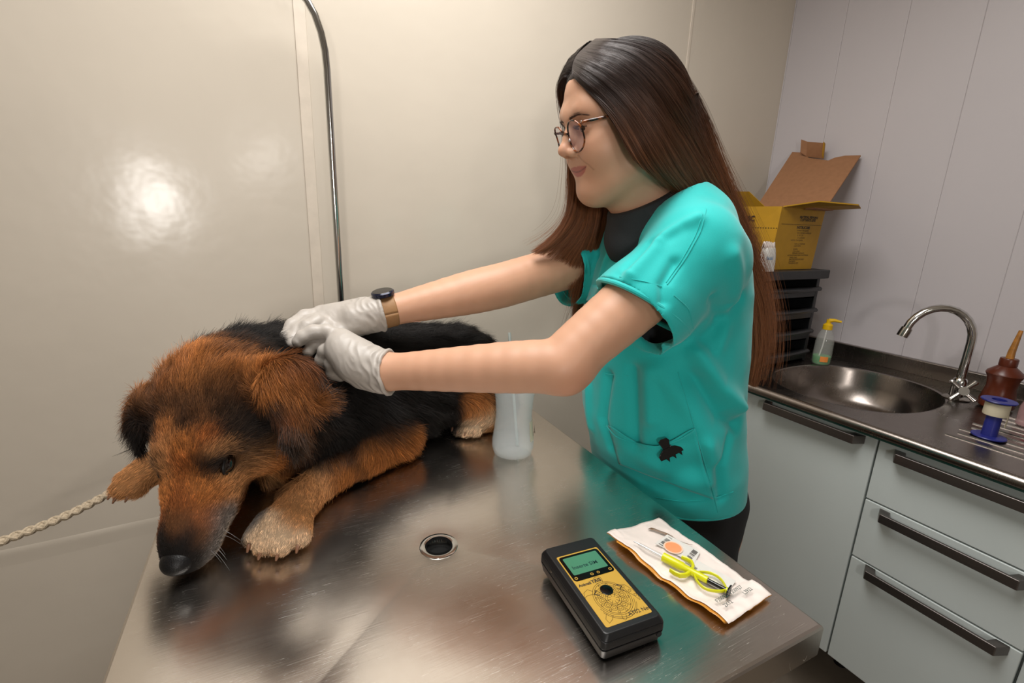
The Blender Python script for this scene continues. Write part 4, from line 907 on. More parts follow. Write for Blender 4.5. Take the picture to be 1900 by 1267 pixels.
for (e_, q_) in TO:
    obj('claw', MB().tube([e_ + pd_ * .006 + [0, 0, -.001], e_ + pd_ * .013 + [0, 0, -.003], e_ + pd_ * .019 + [0, 0, -.0085]], [.0036, .0030, .0012], 10), cm, dg)
for e_ in TO2:
    obj('claw', MB().tube([e_ + d2 * .006, e_ + d2 * .013 + [0, 0, -.002], e_ + d2 * .017 + [0, 0, -.007]], [.0034, .0028, .0010], 10), cm, dg)
for e_ in TO3:
    obj('claw', MB().tube([e_ + d3 * .006, e_ + d3 * .012 + [0, 0, -.001], e_ + d3 * .016 + [0, 0, -.006]], [.0032, .0026, .0010], 10), cm, dg)
w_ = []
rng = np.random.default_rng(5)
for k in range(16):
    s_ = 1 if k % 2 else -1; r0_ = hd_(.085 + rng.uniform(-.02, .02), .026 * s_, -.052 + rng.uniform(-.008, .008)); d_ = cy_ * s_ * rng.uniform(.7, 1) + cx_ * rng.uniform(-.2, .5) + np.array([0, 0, -.3]); ln_ = rng.uniform(.015, .035)
    w_.append([r0_ + d_ * ln_ * t + np.array([0, 0, -.4]) * ln_ * t * t for t in np.linspace(0, 1, 6)])
w_ = np.array(w_); w_[:, :, 2] = np.maximum(w_[:, :, 2], TZ + .001)
o = curves('whiskers', w_, np.tile(np.linspace(.00014, .00004, 6), (16, 1)), np.full((16, 6, 3), .4), fm, dg)
# rope lead
a_, b_ = Q(296, 855, .765), Q(0, 1005, .64); n_ = 60; L = []
c_ = b_ + (b_ - a_) * .9 + np.array([0, 0, -.03])
path = []
for k in range(n_ + 1):
    t = k / n_; p = a_ * (1 - t) ** 2 + 2 * t * (1 - t) * (b_ + (b_ - (a_ + c_) / 2)) + c_ * t * t if False else None
    u = t * 1.9; p = a_ + (b_ - a_) * u + np.array([0, 0, -.012 * math.sin(min(1, u) * math.pi) - (.05 * (u - 1) ** 2 if u > 1 else 0)]); path.append(p)
path = [hd_(-.11, -.02, -.09), hd_(-.09, -.05, -.09)] + path[1:]
ro = MB(); path = np.array(path); seg = np.linalg.norm(np.diff(path, axis=0), axis=1); s = np.concatenate([[0], np.cumsum(seg)]); m_ = 260
PP = np.stack([np.interp(np.linspace(0, s[-1], m_), s, path[:, i]) for i in range(3)], 1)
tg = np.gradient(PP, axis=0); tg /= np.linalg.norm(tg, axis=1)[:, None]; n1 = np.cross(tg, [0, 0, 1]); n1 /= np.linalg.norm(n1, axis=1)[:, None]; n2_ = np.cross(tg, n1)
sl_ = np.linspace(0, s[-1], m_)
ro.tube(PP, .0046, 10)
for k in range(4):
    ph = sl_ / .026 * 2 * math.pi * (1 if k % 2 else -1) + k * math.pi / 2; ro.tube(PP + n1 * (np.cos(ph) * .0040)[:, None] + n2_ * (np.sin(ph) * .0040)[:, None], .0026, 7)
ld_ = obj('rope_lead', ro, M['rope']); tag(ld_, 'off-white braided cotton rope lead running from the dog\'s neck to the left', 'lead')
# ================================================================ the woman
pn = thing('person', 'woman in a turquoise scrub top, glasses and long brown hair, gloved hands on the dog', 'person', (.80, .60, 0))
WR = np.array([[-0.9533, -0.2191, -0.2078], [0.2173, -0.9756, 0.0318], [-0.2097, -0.0148, 0.9777]]); WT = np.array([0.5401, 0.6427, 1.4687]); WS = .98
wx_, wy_, wz_ = WR[:, 0], WR[:, 1], WR[:, 2]
def fh(x, y, z): return WR @ (np.array([x, y, z]) * WS) + WT
skin = bpy.data.materials.new('skin'); skin.use_nodes = True; nt = skin.node_tree; b = nt.nodes['Principled BSDF']
a = nt.nodes.new('ShaderNodeAttribute'); a.attribute_name = 'Col'; nt.links.new(a.outputs['Color'], b.inputs['Base Color'])
b.inputs['Roughness'].default_value = .46; b.inputs['Specular IOR Level'].default_value = .4; b.inputs['Subsurface Weight'].default_value = .12; b.inputs['Subsurface Radius'].default_value = (.010, .0035, .0018); b.inputs['Subsurface Scale'].default_value = 1
n = nt.nodes.new('ShaderNodeTexNoise'); n.inputs['Scale'].default_value = 900; bp = nt.nodes.new('ShaderNodeBump'); bp.inputs['Strength'].default_value = .12; bp.inputs['Distance'].default_value = .0004
nt.links.new(n.outputs[0], bp.inputs['Height']); nt.links.new(bp.outputs[0], b.inputs['Normal'])
SK = np.array(srgb((203, 156, 127))); LIP = np.array(srgb((176, 92, 84))); BRN = np.array(srgb((150, 98, 72)))
# ---- head (fine)
hv = Vol(WT + [-.16, -.135, -.20], WT + [.135, .135, .155], .0017)
E_ = lambda c, r, k=.01, m='u': hv.ell(fh(*c), tuple(q * WS for q in r), WR, k, m)
K_ = lambda P, r, k=.008, m='u', sq=None: hv.chain([fh(*p) for p in P], [q * WS for q in r], k, m, sq)
E_((-.008, 0, .045), (.094, .074, .084), 0); E_((.042, 0, .055), (.050, .060, .055), .02); E_((.040, 0, -.012), (.052, .058, .072), .02)
E_((.030, 0, -.040), (.050, .052, .055), .02)
for s_ in (1, -1):
    K_([(.059, .012 * s_, -.082), (.042, .033 * s_, -.070), (.008, .048 * s_, -.052), (-.006, .055 * s_, -.015)], [.0185, .0200, .0200, .0190], .026)
    E_((.056, .033 * s_, -.024), (.034, .030, .034), .024)
E_((.0580, 0, -.048), (.0225, .036, .028), .02); E_((.0620, 0, -.086), (.0160, .0210, .0160), .018); E_((.050, 0, -.084), (.036, .036, .020), .026)
K_([(-.010, 0, -.030), (-.022, 0, -.10), (-.040, 0, -.19)], [.054, .050, .056], .03)   # neck
for s_ in (1, -1):
    K_([(.0875, .008 * s_, .034), (.080, .030 * s_, .037), (.067, .048 * s_, .031)], [.0088, .0088, .0085], .022)
    E_((.0985, .030 * s_, .012), (.0130, .0185, .0120), .014, 's')
# nose
K_([(.0905, 0, .022), (.099, 0, .004), (.1075, 0, -.010)], [.0070, .0072, .0080], .009)
E_((.1095, 0, -.0155), (.0100, .0095, .0088), .006)
for s_ in (1, -1):
    E_((.0985, .0115 * s_, -.0205), (.0105, .0070, .0075), .006)
    hv.chain([fh(.1050, .0062 * s_, -.0268), fh(.0975, .0090 * s_, -.0268)], [.0032, .0028], .002, 's')
    K_([(.0895, .0200 * s_, -.024), (.0790, .0300 * s_, -.037), (.0700, .0345 * s_, -.046)], [.0010, .0012, .0008], .006, 's')   # smile line
# lips
pass
for s_ in (1, -1):
    K_([(.0822, .0, -.0450), (.0818, .004 * s_, -.0445), (.0745, .018 * s_, -.0440), (.0600, .0340 * s_, -.0430)], [.0052, .0052, .0044, .0026], .003)
    K_([(.0780, 0, -.0560), (.0740, .014 * s_, -.0540), (.0600, .0325 * s_, -.0445)], [.0058, .0050, .0022], .003)
# eyes: lids over the ball, gaze lowered
EY = {}
for s_ in (1, -1):
    c_ = (.0790, .0310 * s_, .0125); EY[s_] = fh(*c_); r = .0128
    E_((.0785, .0310 * s_, .0130), (.0137, .0150, .0128), .003)
    # opening
    hv.chain([fh(.0875, .0440 * s_, .0095), fh(.0905, .0390 * s_, .0100), fh(.0935, .0310 * s_, .0095), fh(.0925, .0215 * s_, .0080)], [.0014, .0034, .0044, .0024], .0015, 's')
    hv.chain([fh(.0900, .0430 * s_, .0150), fh(.0925, .031 * s_, .0190), fh(.0890, .0190 * s_, .0160)], [.0012, .0014, .0012], .004, 's')
for s_ in (1, -1):  # ears
    hv.chain([fh(-.004, .0715 * s_, .022), fh(-.010, .076 * s_, .008), fh(-.002, .073 * s_, -.018)], [.012, .013, .008], .006, 'u', (wy_, 2.0)); E_((.0, .079 * s_, .006), (.006, .006, .012), .004, 's')
HV, HF = hv.mesh(1)
# ---- body, arms and hands
NS, NE, NW = Q(1290, 462, .715), Q(1038, 678, .680), Q(718, 690, .735)
FS, FE, FWr = Q(1120, 475, 1.00), Q(930, 530, .90), Q(716, 578, .82)
ct = Q(1238, 450, .86)
TC = [(Q(1235, 440, .85), .090), (Q(1233, 500, .87), .112), (Q(1230, 580, .89), .118), (Q(1228, 680, .91), .110), (Q(1235, 780, .94), .112), (Q(1262, 900, .99), .125), (Q(1275, 950, 1.01), .118)]
fx = np.array([-.98, .17, 0]); 
bv = Vol((.02, .33, -.001), (1.02, 1.03, 1.43), .0042)
bv.chain([p for p, r in TC], [r * .92 for p, r in TC], .03, 'u', (fx, 1.3))
def arm(v, g=0.0, hand=False):
    """near and far arm with the given extra thickness"""
    v.chain([TC[0][0] + (NS - TC[0][0]) * .5, NS], [.060 + g, .050 + g], .03)
    v.limb([NS, NS * .5 + NE * .5, NE + (NS - NE) * .06], [.048 + g, .0455 + g, .0395 + g])
    m = NE * .74 + NW * .26; v.limb([NE, m, NE * .4 + NW * .6, NE * .12 + NW * .88, NW], [.0385 + g, .0382 + g, .0335 + g, .0288 + g, .0270 + g], 14)
    v.ell(NE + np.array([.012, -.004, -.008]), (.031, .031, .030), None, .03)
    v.chain([TC[0][0] + (FS - TC[0][0]) * .5, FS], [.060 + g, .050 + g], .03)
    v.limb([FS, FS * .5 + FE * .5, FE], [.048 + g, .0445 + g, .0420 + g])
    v.limb([FE, FE * .72 + FWr * .28, FE * .35 + FWr * .65, FE * .1 + FWr * .9, FWr], [.0420 + g, .0402 + g, .0325 + g, .0265 + g, .0245 + g], 14)
HANDS = {}
def hands(v, g=0.0, which='both'):
    def fing(pts, r, k=.004): v.chain([Q(*p) for p in pts], [x + g for x in r], k)
    if which in ('both', 'near'):
        w = NW; R_ = .0095
        v.chain([w, Q(672, 672, .732), Q(640, 648, .734)], [.0262 + g, .0265 + g, .0215 + g], .016)
        for p, r in (((634, 630, .742), .016), ((628, 646, .733), .0165), ((632, 664, .728), .0155), ((650, 684, .728), .0165)): v.cone(Q(690, 680, .735), Q(*p), .020 + g, r + g, .016)
        fing([(636, 628, .742), (606, 615, .738), (580, 616, .733), (562, 625, .728), (553, 634, .725)], [.0115, .0102, .0100, .0092, .0078])
        fing([(630, 640, .745), (600, 632, .748), (582, 640, .742), (572, 652, .738)], [.0112, .0098, .0092, .0078])
        fing([(626, 654, .733), (604, 652, .734), (598, 668, .738), (610, 680, .744)], [.0115, .0102, .0095, .0082])
        fing([(634, 672, .728), (616, 676, .730), (618, 692, .736), (632, 698, .742)], [.0108, .0095, .0088, .0076])
        fing([(682, 662, .765), (642, 640, .775), (606, 636, .768), (580, 640, .758)], [.0150, .0128, .0108, .0090], .006)
    if which in ('both', 'far'):
        w = FWr
        v.chain([w, Q(665, 588, .822), Q(625, 592, .815)], [.0248 + g, .0250 + g, .0215 + g], .016)
        for p, r in (((598, 584, .815), .016), ((604, 596, .803), .016), ((616, 608, .795), .0155), ((640, 614, .798), .015)): v.cone(Q(680, 585, .82), Q(*p), .020 + g, r + g, .016)
        fing([(598, 584, .812), (566, 588, .79), (543, 604, .765), (533, 624, .748), (531, 636, .742)], [.0125, .0112, .0102, .0094, .0082])
        fing([(604, 592, .802), (575, 598, .776), (553, 612, .756), (543, 630, .742), (541, 638, .738)], [.0122, .0108, .0100, .0092, .0080])
        fing([(614, 604, .795), (588, 597, .772), (570, 606, .756), (562, 620, .748)], [.0120, .0108, .0098, .0084])
        fing([(630, 614, .795), (606, 608, .776), (592, 616, .765), (588, 628, .76)], [.0108, .0096, .0088, .0076])
        fing([(668, 602, .80), (632, 618, .785), (604, 622, .772), (584, 630, .762)], [.0145, .0125, .0108, .0090], .006)
arm(bv); hands(bv, -.0012)
# legs and feet (inside the clothes)
LEG = {1: [(.74, .555, .80), (.735, .55, .62), (.75, .55, .46), (.79, .55, .12)], -1: [(.74, .70, .80), (.74, .70, .62), (.755, .70, .46), (.80, .70, .12)]}
for s_ in (1, -1):
    P_ = LEG[s_]; bv.chain(P_, [.082, .074, .050, .034], .02); bv.chain([P_[3], (P_[3][0] - .02, P_[3][1], .045), (P_[3][0] - .15, P_[3][1] + .01, .03)], [.034, .034, .026], .02)
bv.chain([TC[-1][0], (.745, .63, .82)], [.10, .095], .04)
bv.chain([ct + [0, 0, .0], fh(-.03, 0, -.16)], [.055, .052], .03)
BV, BF = bv.mesh(1)
AV = np.concatenate([HV, BV]); AF = np.concatenate([HF, BF + len(HV)])
L_ = (AV - WT) @ WR / WS
col = np.tile(SK, (len(AV), 1)); inh = np.arange(len(AV)) < len(HV)
def blob(c, r, w=1):
    d = np.sqrt((((L_ - np.array(c)) / np.array(r)) ** 2).sum(1)); return np.clip(1 - d, 0, 1) * inh * w
def mixc(m_, c_): 
    global col
    m_ = np.clip(m_, 0, 1)[:, None]; col = col * (1 - m_) + np.array(c_) * m_
x, y, z = L_.T; lipm = np.zeros(len(AV)); t = np.clip(np.abs(y) / .0345, 0, 1)
up_ = -.0405 - .0025 * t + .0016 * np.exp(-(y / .004) ** 2) * -1; lo_ = -.0592 + .0155 * t ** 2.2
lipm = np.clip((up_ - z) / .0012, 0, 1) * np.clip((z - lo_) / .0012, 0, 1) * (np.abs(y) < .0345) * (x > .050) * inh
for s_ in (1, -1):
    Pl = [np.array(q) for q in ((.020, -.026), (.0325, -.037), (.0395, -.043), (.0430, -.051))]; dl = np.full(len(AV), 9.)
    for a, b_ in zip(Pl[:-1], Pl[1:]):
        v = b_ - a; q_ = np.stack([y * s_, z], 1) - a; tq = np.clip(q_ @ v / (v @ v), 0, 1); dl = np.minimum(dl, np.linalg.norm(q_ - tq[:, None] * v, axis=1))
    mixc(np.exp(-(dl / .0013) ** 2) * .38 * (x > .03) * inh, BRN * .6)  # shade of the smile crease painted into the skin colour
mixc(lipm * .88, LIP); mixc(lipm * np.exp(-((z + .0506 - .0060 * t ** 1.6) / .0009) ** 2) * .8, LIP * .25)  # lip tint, then the shade of the parting line painted in, no groove
for s_ in (1, -1): mixc(blob((.066, .036 * s_, -.018), (.03, .024, .024), .35), srgb((214, 132, 108))); mixc(blob((.086, .031 * s_, .016), (.02, .024, .016), .5), BRN * 1.3)
mixc(blob((.110, 0, -.016), (.014, .016, .014), .3), srgb((212, 138, 116)))
for j in (NE,): mixc(np.exp(-((AV - j - [.01, -.02, -.02]) ** 2).sum(1) / .03 ** 2) * .35, srgb((196, 110, 80)))
col *= (1 + .05 * np.array([noise.noise(Vector(p * 40)) for p in AV]))[:, None]
body = npmesh('body', AV, AF, skin, pn, col)
# eyeballs, lashes, brows
em = haircol('eyeball', .08, .6)
for s_ in (1, -1):
    V, F = Vol(EY[s_] - .016, EY[s_] + .016, .0009).ell(EY[s_], (.0121 * WS,) * 3, None, 0).mesh(1)
    g = wx_ * .93 - wz_ * .24 + wy_ * .30; g /= np.linalg.norm(g); d_ = (V - EY[s_]); d_ /= np.linalg.norm(d_, axis=1)[:, None]; ca = d_ @ g
    c_ = np.where(ca[:, None] > math.cos(.19), .004, np.where(ca[:, None] > math.cos(.54), np.array([[.045, .022, .010]]), np.array([[.50, .46, .44]])))
    npmesh('eyeball', V, F, em, pn, c_)
from mathutils.bvhtree import BVHTree
hbvh = BVHTree.FromPolygons([Vector(v) for v in HV], [tuple(int(i) for i in f) for f in HF])
rng = np.random.default_rng(11); hm = haircol('brow_hair', .5, .3)
def fsurf(p, r=.02):  # snap a head-local point on to the face
    return np.array(hbvh.find_nearest(Vector(fh(*p)))[0])
for s_ in (1, -1):
    S_, CL = [], []
    for k in range(250):
        u = rng.random(); yy = .010 + .040 * u; zz = .0290 + .0045 * math.sin(min(u, .7) / .7 * math.pi * .5) - (.007 * max(0, u - .6) / .4) + rng.normal(0, .0010 * (1 - .5 * u)); p = fsurf((.096 - .5 * yy * yy / .05 * .5, yy * s_, zz))
        d_ = wy_ * s_ * (.75 + .5 * u) + wz_ * (.45 - .8 * u) - wx_ * .15 * u; d_ /= np.linalg.norm(d_); ln_ = rng.uniform(.005, .008)
        S_.append([p + d_ * ln_ * t + wx_ * (.0008 * math.sin(math.pi * t) + .0002) for t in np.linspace(0, 1, 4)])
    S_ = np.array(S_); curves('eyebrow', S_, np.tile(np.linspace(.00014, .00005, 4), (len(S_), 1)), np.full((*S_.shape[:2], 3), 1.) * np.array([.095, .055, .038]), hm, pn)
    S_ = []
    for k in range(70):
        u = k / 69; a = (u - .5) * 2.2; p0 = EY[s_] + (wx_ * math.cos(a) + wy_ * s_ * math.sin(a)) * .0142 + wz_ * (.0032 - .0035 * abs(math.sin(a))); o_ = wx_ * math.cos(a) + wy_ * s_ * math.sin(a)
        S_.append([p0 + o_ * .0075 * t + wz_ * (-.0045 * t + .006 * t * t) + rng.normal(0, .0002, 3) for t in np.linspace(0, 1, 5)])
    S_ = np.array(S_); curves('eyelashes', S_, np.tile(np.linspace(.00022, .00006, 5), (len(S_), 1)), np.full((*S_.shape[:2], 3), .008), hm, pn)
# ---------------------------------------------------------------- gloves
gm = mat('latex_glove', (178, 171, 163), .42, scale=60, mix=.03, bump=.25, strn=.002, Subsurface_Weight=.08, Subsurface_Radius=(.005, .004, .003), Subsurface_Scale=1.0)
def glove(which, W_, E2, lo, hi, fl, eo):
    v = Vol(lo, hi, .0016); hands(v, .0014, which); dr = E2 - W_; dr /= np.linalg.norm(dr); W_ = W_ + dr * eo
    v.chain([W_ - dr * .04, W_ - dr * .018, W_ - dr * .004, W_ + dr * .005], [.0262, .0283 * fl, .0305 * fl, .0335 * fl], .006)
    v.cone(W_ - dr * .012, W_ + dr * .10, .0275 * fl, .036 * fl, .002, 's'); v.plane(W_ + dr * .004, dr); a1 = np.cross(dr, [0, 0, 1]); a1 /= np.linalg.norm(a1); a2 = np.cross(dr, a1)
    rg_ = [W_ + dr * (.003 + .0015 * math.sin(3 * t)) + (a1 * math.cos(t) + a2 * math.sin(t)) * .0318 * fl for t in [2 * math.pi * k / 40 for k in range(41)]]; v.chain(rg_, [.0021] * 41, .003)
    V, F = v.mesh(1); N = vnorm(V, F)
    if (N * (V - V.mean(0))).sum() < 0: N = -N
    al = (V - W_) @ dr; wr = np.clip((al + .055) / .05, 0, 1)
    ds = (.5 - np.array([abs(noise.noise(Vector((p @ dr * 80 + p[2] * 40, p[2] * 45, p[1] * 45)))) * 2.2 for p in V])) * (.0004 + .0018 * wr)
    rim = 0 * al
    return npmesh('glove', V + N * (ds + rim)[:, None], F, gm, pn)
lo_n = np.min([Q(545, 600, .70), Q(760, 740, .80), Q(545, 740, .80), Q(760, 600, .70)], 0) - .03; hi_n = np.max([Q(545, 600, .70), Q(760, 740, .80), Q(545, 740, .80), Q(760, 600, .70)], 0) + .03
g1 = glove('near', NW, NE, lo_n, hi_n, 1.06, .0)
c8 = [Q(a, b_, c_) for a in (520, 740) for b_ in (545, 660) for c_ in (.73, .84)]
g2 = glove('far', FWr, FE, np.min(c8, 0) - .02, np.max(c8, 0) + .02, .97, -.013)
# watch and bracelet on the far wrist
dr = FE - FWr; dr /= np.linalg.norm(dr); wc = FWr + dr * .008; u1 = np.cross(dr, [0, 0, 1]); u1 /= np.linalg.norm(u1); u2 = np.cross(u1, dr)
wc = FWr + dr * .007
P = [[wc + dr * (x_ - .009) + (u1 * math.cos(t) + u2 * math.sin(t)) * (.0272 + (.0008 if 0 < j < 3 else 0)) for j, x_ in enumerate((-.006, -.004, .016, .018))] for t in [2 * math.pi * k / 40 for k in range(41)]]
stp = obj('watch_strap', MB().grid(P), mat('watch_strap_tan', (150, 112, 72), .6, scale=90, bump=.3), pn, solid=.0018)
fc = wc + u2 * .0315 + u1 * .004 - dr * .006; fo_n = (u2 * 1.0 + u1 * .1 - FW * .02); fo_n /= np.linalg.norm(fo_n)
obj('watch_case', MB().lathe(fc, [(.0001, -.003), (.016, -.003), (.0195, -.001), (.0195, .0045), (.0175, .0062), (.0001, .0062)], 32, ax=fo_n), mat('watch_case_navy', (26, 30, 52), .2, .3), pn)
obj('watch_glass', MB().lathe(fc, [(.0001, .0068), (.0165, .0066), (.0172, .006)], 32, ax=fo_n), M['blackg'], pn)
bc = FWr + dr * .030
obj('bracelet', MB().tube([bc + (u1 * math.cos(t) + u2 * math.sin(t)) * .0272 + dr * .002 * math.sin(3 * t) for t in [2 * math.pi * k / 36 for k in range(37)]] + [bc - u2 * .028 + dr * .012 - FW * .02, bc - u2 * .034 + dr * .030 - FW * .022], .0008, 6), mat('bracelet_pink', (205, 160, 140), .5), pn)
# ---------------------------------------------------------------- glasses
gl = mat('tortoise_shell', (92, 48, 22), .14, scale=120, mix=.0); nt = gl.node_tree
cr_ = nt.nodes.new('ShaderNodeValToRGB'); cr_.color_ramp.elements[0].position = .47; cr_.color_ramp.elements[0].color = (.012, .006, .004, 1); cr_.color_ramp.elements[1].position = .66; cr_.color_ramp.elements[1].color = (.36, .10, .025, 1)
for q in nt.nodes:
    if q.type == 'TEX_NOISE': nt.links.new(q.outputs[0], cr_.inputs[0]); q.inputs['Scale'].default_value = 110
nt.links.new(cr_.outputs[0], nt.nodes['Principled BSDF'].inputs['Base Color'])
gt = obj('eyeglasses', MB().tube([fh(.1045, -.0105, .008), fh(.1080, 0, .0115), fh(.1045, .0105, .008)], .0014, 10), gl, pn)
def lensp(s_, a, k=1): return (.1050 - .0055 * (abs(math.cos(a)) ** 2 if math.cos(a) > 0 else 0) + .0000 - .10 * (.000 + .0245 * k * math.sin(a) * -.0), s_ * (.0318 + .0215 * k * math.copysign(abs(math.cos(a)) ** .85, math.cos(a))), .0015 + .0228 * k * math.copysign(abs(math.sin(a)) ** .85, math.sin(a)))
def tilt(p): return fh(p[0] + .16 * (p[2] - .02), p[1], p[2])
for s_ in (1, -1):
    obj('rim', MB().tube([tilt(lensp(s_, 2 * math.pi * k / 40)) for k in range(41)], .00120, 8, flat=1.2), gl, gt)
    vs = [tilt((.1050 - .0055 * .3, s_ * .0318, .002))] + [tilt(lensp(s_, 2 * math.pi * k / 40, .97)) for k in range(40)]
    obj('lens', MB().add(vs, [(0, 1 + k, 1 + (k + 1) % 40) for k in range(40)]), clear('spectacle_lens', (205, 180, 200), .03, .22), gt)
    obj('temple', MB().tube([tilt((.1000, s_ * .0540, .016)), tilt((.097, s_ * .0620, .0175)), fh(.085, s_ * .0690, .0175), fh(.05, s_ * .0760, .0185), fh(.0, s_ * .0800, .0195), fh(-.02, s_ * .079, .010)], .0020, 8, flat=1.0), gl, gt)
    obj('hinge', MB().lathe(tilt((.1000, s_ * .0580, .0185)), [(.0001, 0), (.0012, .0), (.0012, .0010), (.0001, .0012)], 12, ax=wx_), M['chrome'], gt)
    obj('nose_pad', MB().lathe(fh(.103, s_ * .0105, -.002), [(.0001, 0), (.0022, .0004), (.0022, .001), (.0001, .0014)], 12, ax=wy_ * s_), M['clear'], gt)
# ---------------------------------------------------------------- clothes
def polyd(P, pts):
    """distance of points to a 3-D polyline"""
    d = np.full(len(P), 9.0)
    for a, b_ in zip(pts[:-1], pts[1:]):
        v = b_ - a; t = np.clip(((P - a) @ v) / (v @ v + 1e-12), 0, 1); d = np.minimum(d, np.linalg.norm(P - a - t[:, None] * v, axis=1))
    return d
cloth = mat('turquoise_cloth', (14, 186, 182), .78, scale=900, mix=.05, bump=.25, strn=.0004, Sheen_Weight=.25)
sv_ = Vol((.40, .33, .66), (.90, 1.05, 1.45), .0029)
ST = [(Q(1235, 425, .86), .085), (Q(1238, 470, .865), .132), (Q(1236, 540, .88), .152), (Q(1226, 640, .90), .160), (Q(1221, 740, .925), .163), (Q(1233, 840, .955), .160), (Q(1249, 915, .985), .142), (Q(1252, 985, 1.0), .136)]
sv_.chain([p for p, r in ST], [r for p, r in ST], .03, 'u', (fx, 1.22))
# shoulders and sleeves
sv_.chain([Q(1235, 400, .84), Q(1272, 428, .77), NS], [.052, .060, .062], .04); sv_.chain([Q(1225, 408, .87), Q(1180, 430, .94), FS], [.054, .058, .060], .04)
nd = NE - NS; nd /= np.linalg.norm(nd); cuff = NS + nd * .122
sdn = np.array([0, 0, -1.0]) - nd * (-nd[2]); sdn /= np.linalg.norm(sdn)
sv_.chain([NS, cuff + sdn * .012, cuff + nd * .06 + sdn * .016], [.065, .068, .071], .02)
sv_.chain([NS + sdn * .03 + np.array([.03, 0, 0]), cuff + sdn * .042 + nd * -.01, cuff + sdn * .046 + nd * .04], [.050, .046, .046], .03)
fd = FE - FS; fd /= np.linalg.norm(fd); fcf = FS + fd * .085
sv_.chain([FS, fcf, fcf + fd * .06], [.062, .060, .062], .02)
sv_.chain([FS + [0, 0, -.03], fcf + [0, 0, -.028], fcf + fd * .06 + [0, 0, -.028]], [.05, .045, .045], .03)
# cuts: sleeve ends, hem, neck
def cut(v, p, n, a, b_, r):
    a = np.array(a); b_ = np.array(b_); m = r + .02; sl, X, Y, Z = v.reg(np.minimum(a, b_) - m, np.maximum(a, b_) + m)
    pl_ = -((X - p[0]) * n[0] + (Y - p[1]) * n[1] + (Z - p[2]) * n[2]); w_ = b_ - a; L2 = w_ @ w_
    t = np.clip(((X - a[0]) * w_[0] + (Y - a[1]) * w_[1] + (Z - a[2]) * w_[2]) / L2, 0, 1)
    d = np.sqrt((X - a[0] - t * w_[0]) ** 2 + (Y - a[1] - t * w_[1]) ** 2 + (Z - a[2] - t * w_[2]) ** 2) - r
    v.D[sl] = np.maximum(v.D[sl], -np.maximum(pl_, d))
outer = sv_.D.copy()
# hollow: keep a 3 mm shell (surface nets cannot carry less than a cell, so keep it a little thicker)
sv_.D = np.maximum(sv_.D, -(sv_.D + .0062))
ncf = nd + .38 * sdn; ncf /= np.linalg.norm(ncf)
cut(sv_, cuff, ncf, cuff + nd * .09 + sdn * .02, cuff + nd * .11 + sdn * .02, .105)
cut(sv_, fcf, fd, fcf + fd * .09, fcf + fd * .11, .10)
hemp = Q(1300, 912, .93)
sv_.plane((hemp[0], hemp[1], hemp[2]), (-.06, -.10, -1))
vpt = Q(1138, 438, .80)
nkc = fh(-.034, 0, -.135)
sv_.chain([nkc + [0, 0, .10], nkc + [0, 0, .0]], [.092, .070], .006, 's')
sv_.chain([nkc + [-.01, 0, .02], nkc * .5 + vpt * .5 + [-.02, 0, .035], vpt + [-.012, 0, .004]], [.070, .050, .004], .004, 's')
SV, SF = sv_.mesh(3)
SN = vnorm(SV, SF)
def facing(PXs, Z_, N_, px, py, rad=9):
    d = np.hypot(PXs[:, 0] - px, PXs[:, 1] - py); s = np.where((d < rad) & ((N_ @ FW) < .1))[0]
    if len(s) == 0: s = np.argsort(d)[:3]
    return s[np.argmin(Z_[s])]
spx, sz = prj(SV), (SV - CAM) @ FW
from mathutils.kdtree import KDTree
def ridges(V, N, lst, PXs, Z_):
    D_ = np.zeros(len(V))
    for amp, wd_, pts in lst:
        P3 = np.array([V[facing(PXs, Z_, N, *p)] for p in pts]); d = polyd(V, P3); D_ += 1.7 * amp * np.exp(-(d / (wd_ * .85)) ** 2)
    return D_
FOLD = [(-.009, .016, [(1240, 665), (1290, 715), (1345, 775), (1378, 790)]), (.010, .018, [(1290, 660), (1340, 720), (1378, 755)]), (.006, .02, [(1215, 690), (1270, 760), (1330, 850)]),
        (-.007, .014, [(1165, 690), (1168, 760), (1172, 830)]), (.006, .016, [(1195, 690), (1200, 780)]), (-.006, .012, [(1120, 700), (1110, 780), (1125, 830)]), (.005, .015, [(1085, 720), (1090, 790)]),
        (-.0025, .010, [(1200, 440), (1150, 500), (1110, 560)]), (.006, .012, [(1215, 445), (1165, 505), (1130, 545)]), (-.0015, .010, [(1260, 420), (1205, 455), (1170, 500)]), (.004, .011, [(1290, 400), (1230, 430)]),
        (-.005, .012, [(1330, 560), (1350, 600), (1330, 650)]), (.005, .016, [(1365, 480), (1370, 560), (1340, 640)]), (-.006, .014, [(1300, 640), (1345, 600), (1385, 560)]), (-.004, .010, [(1240, 560), (1230, 520), (1250, 480)]),
        (-.005, .012, [(1360, 820), (1340, 870), (1345, 930)]), (.005, .014, [(1310, 830), (1320, 900)]), (-.004, .010, [(1100, 470), (1085, 520), (1070, 600)]), (.004, .010, [(1120, 470), (1095, 560)]), (.004, .02, [(1200, 860), (1280, 900)]), (-.004, .018, [(1190, 900), (1290, 870)])]
dd_ = ridges(SV, SN, FOLD, spx, sz)
nz_ = np.array([noise.noise(Vector((p[0] * 14, p[1] * 14, p[2] * 9))) * .0035 + noise.noise(Vector(p * 32)) * .0012 for p in SV])
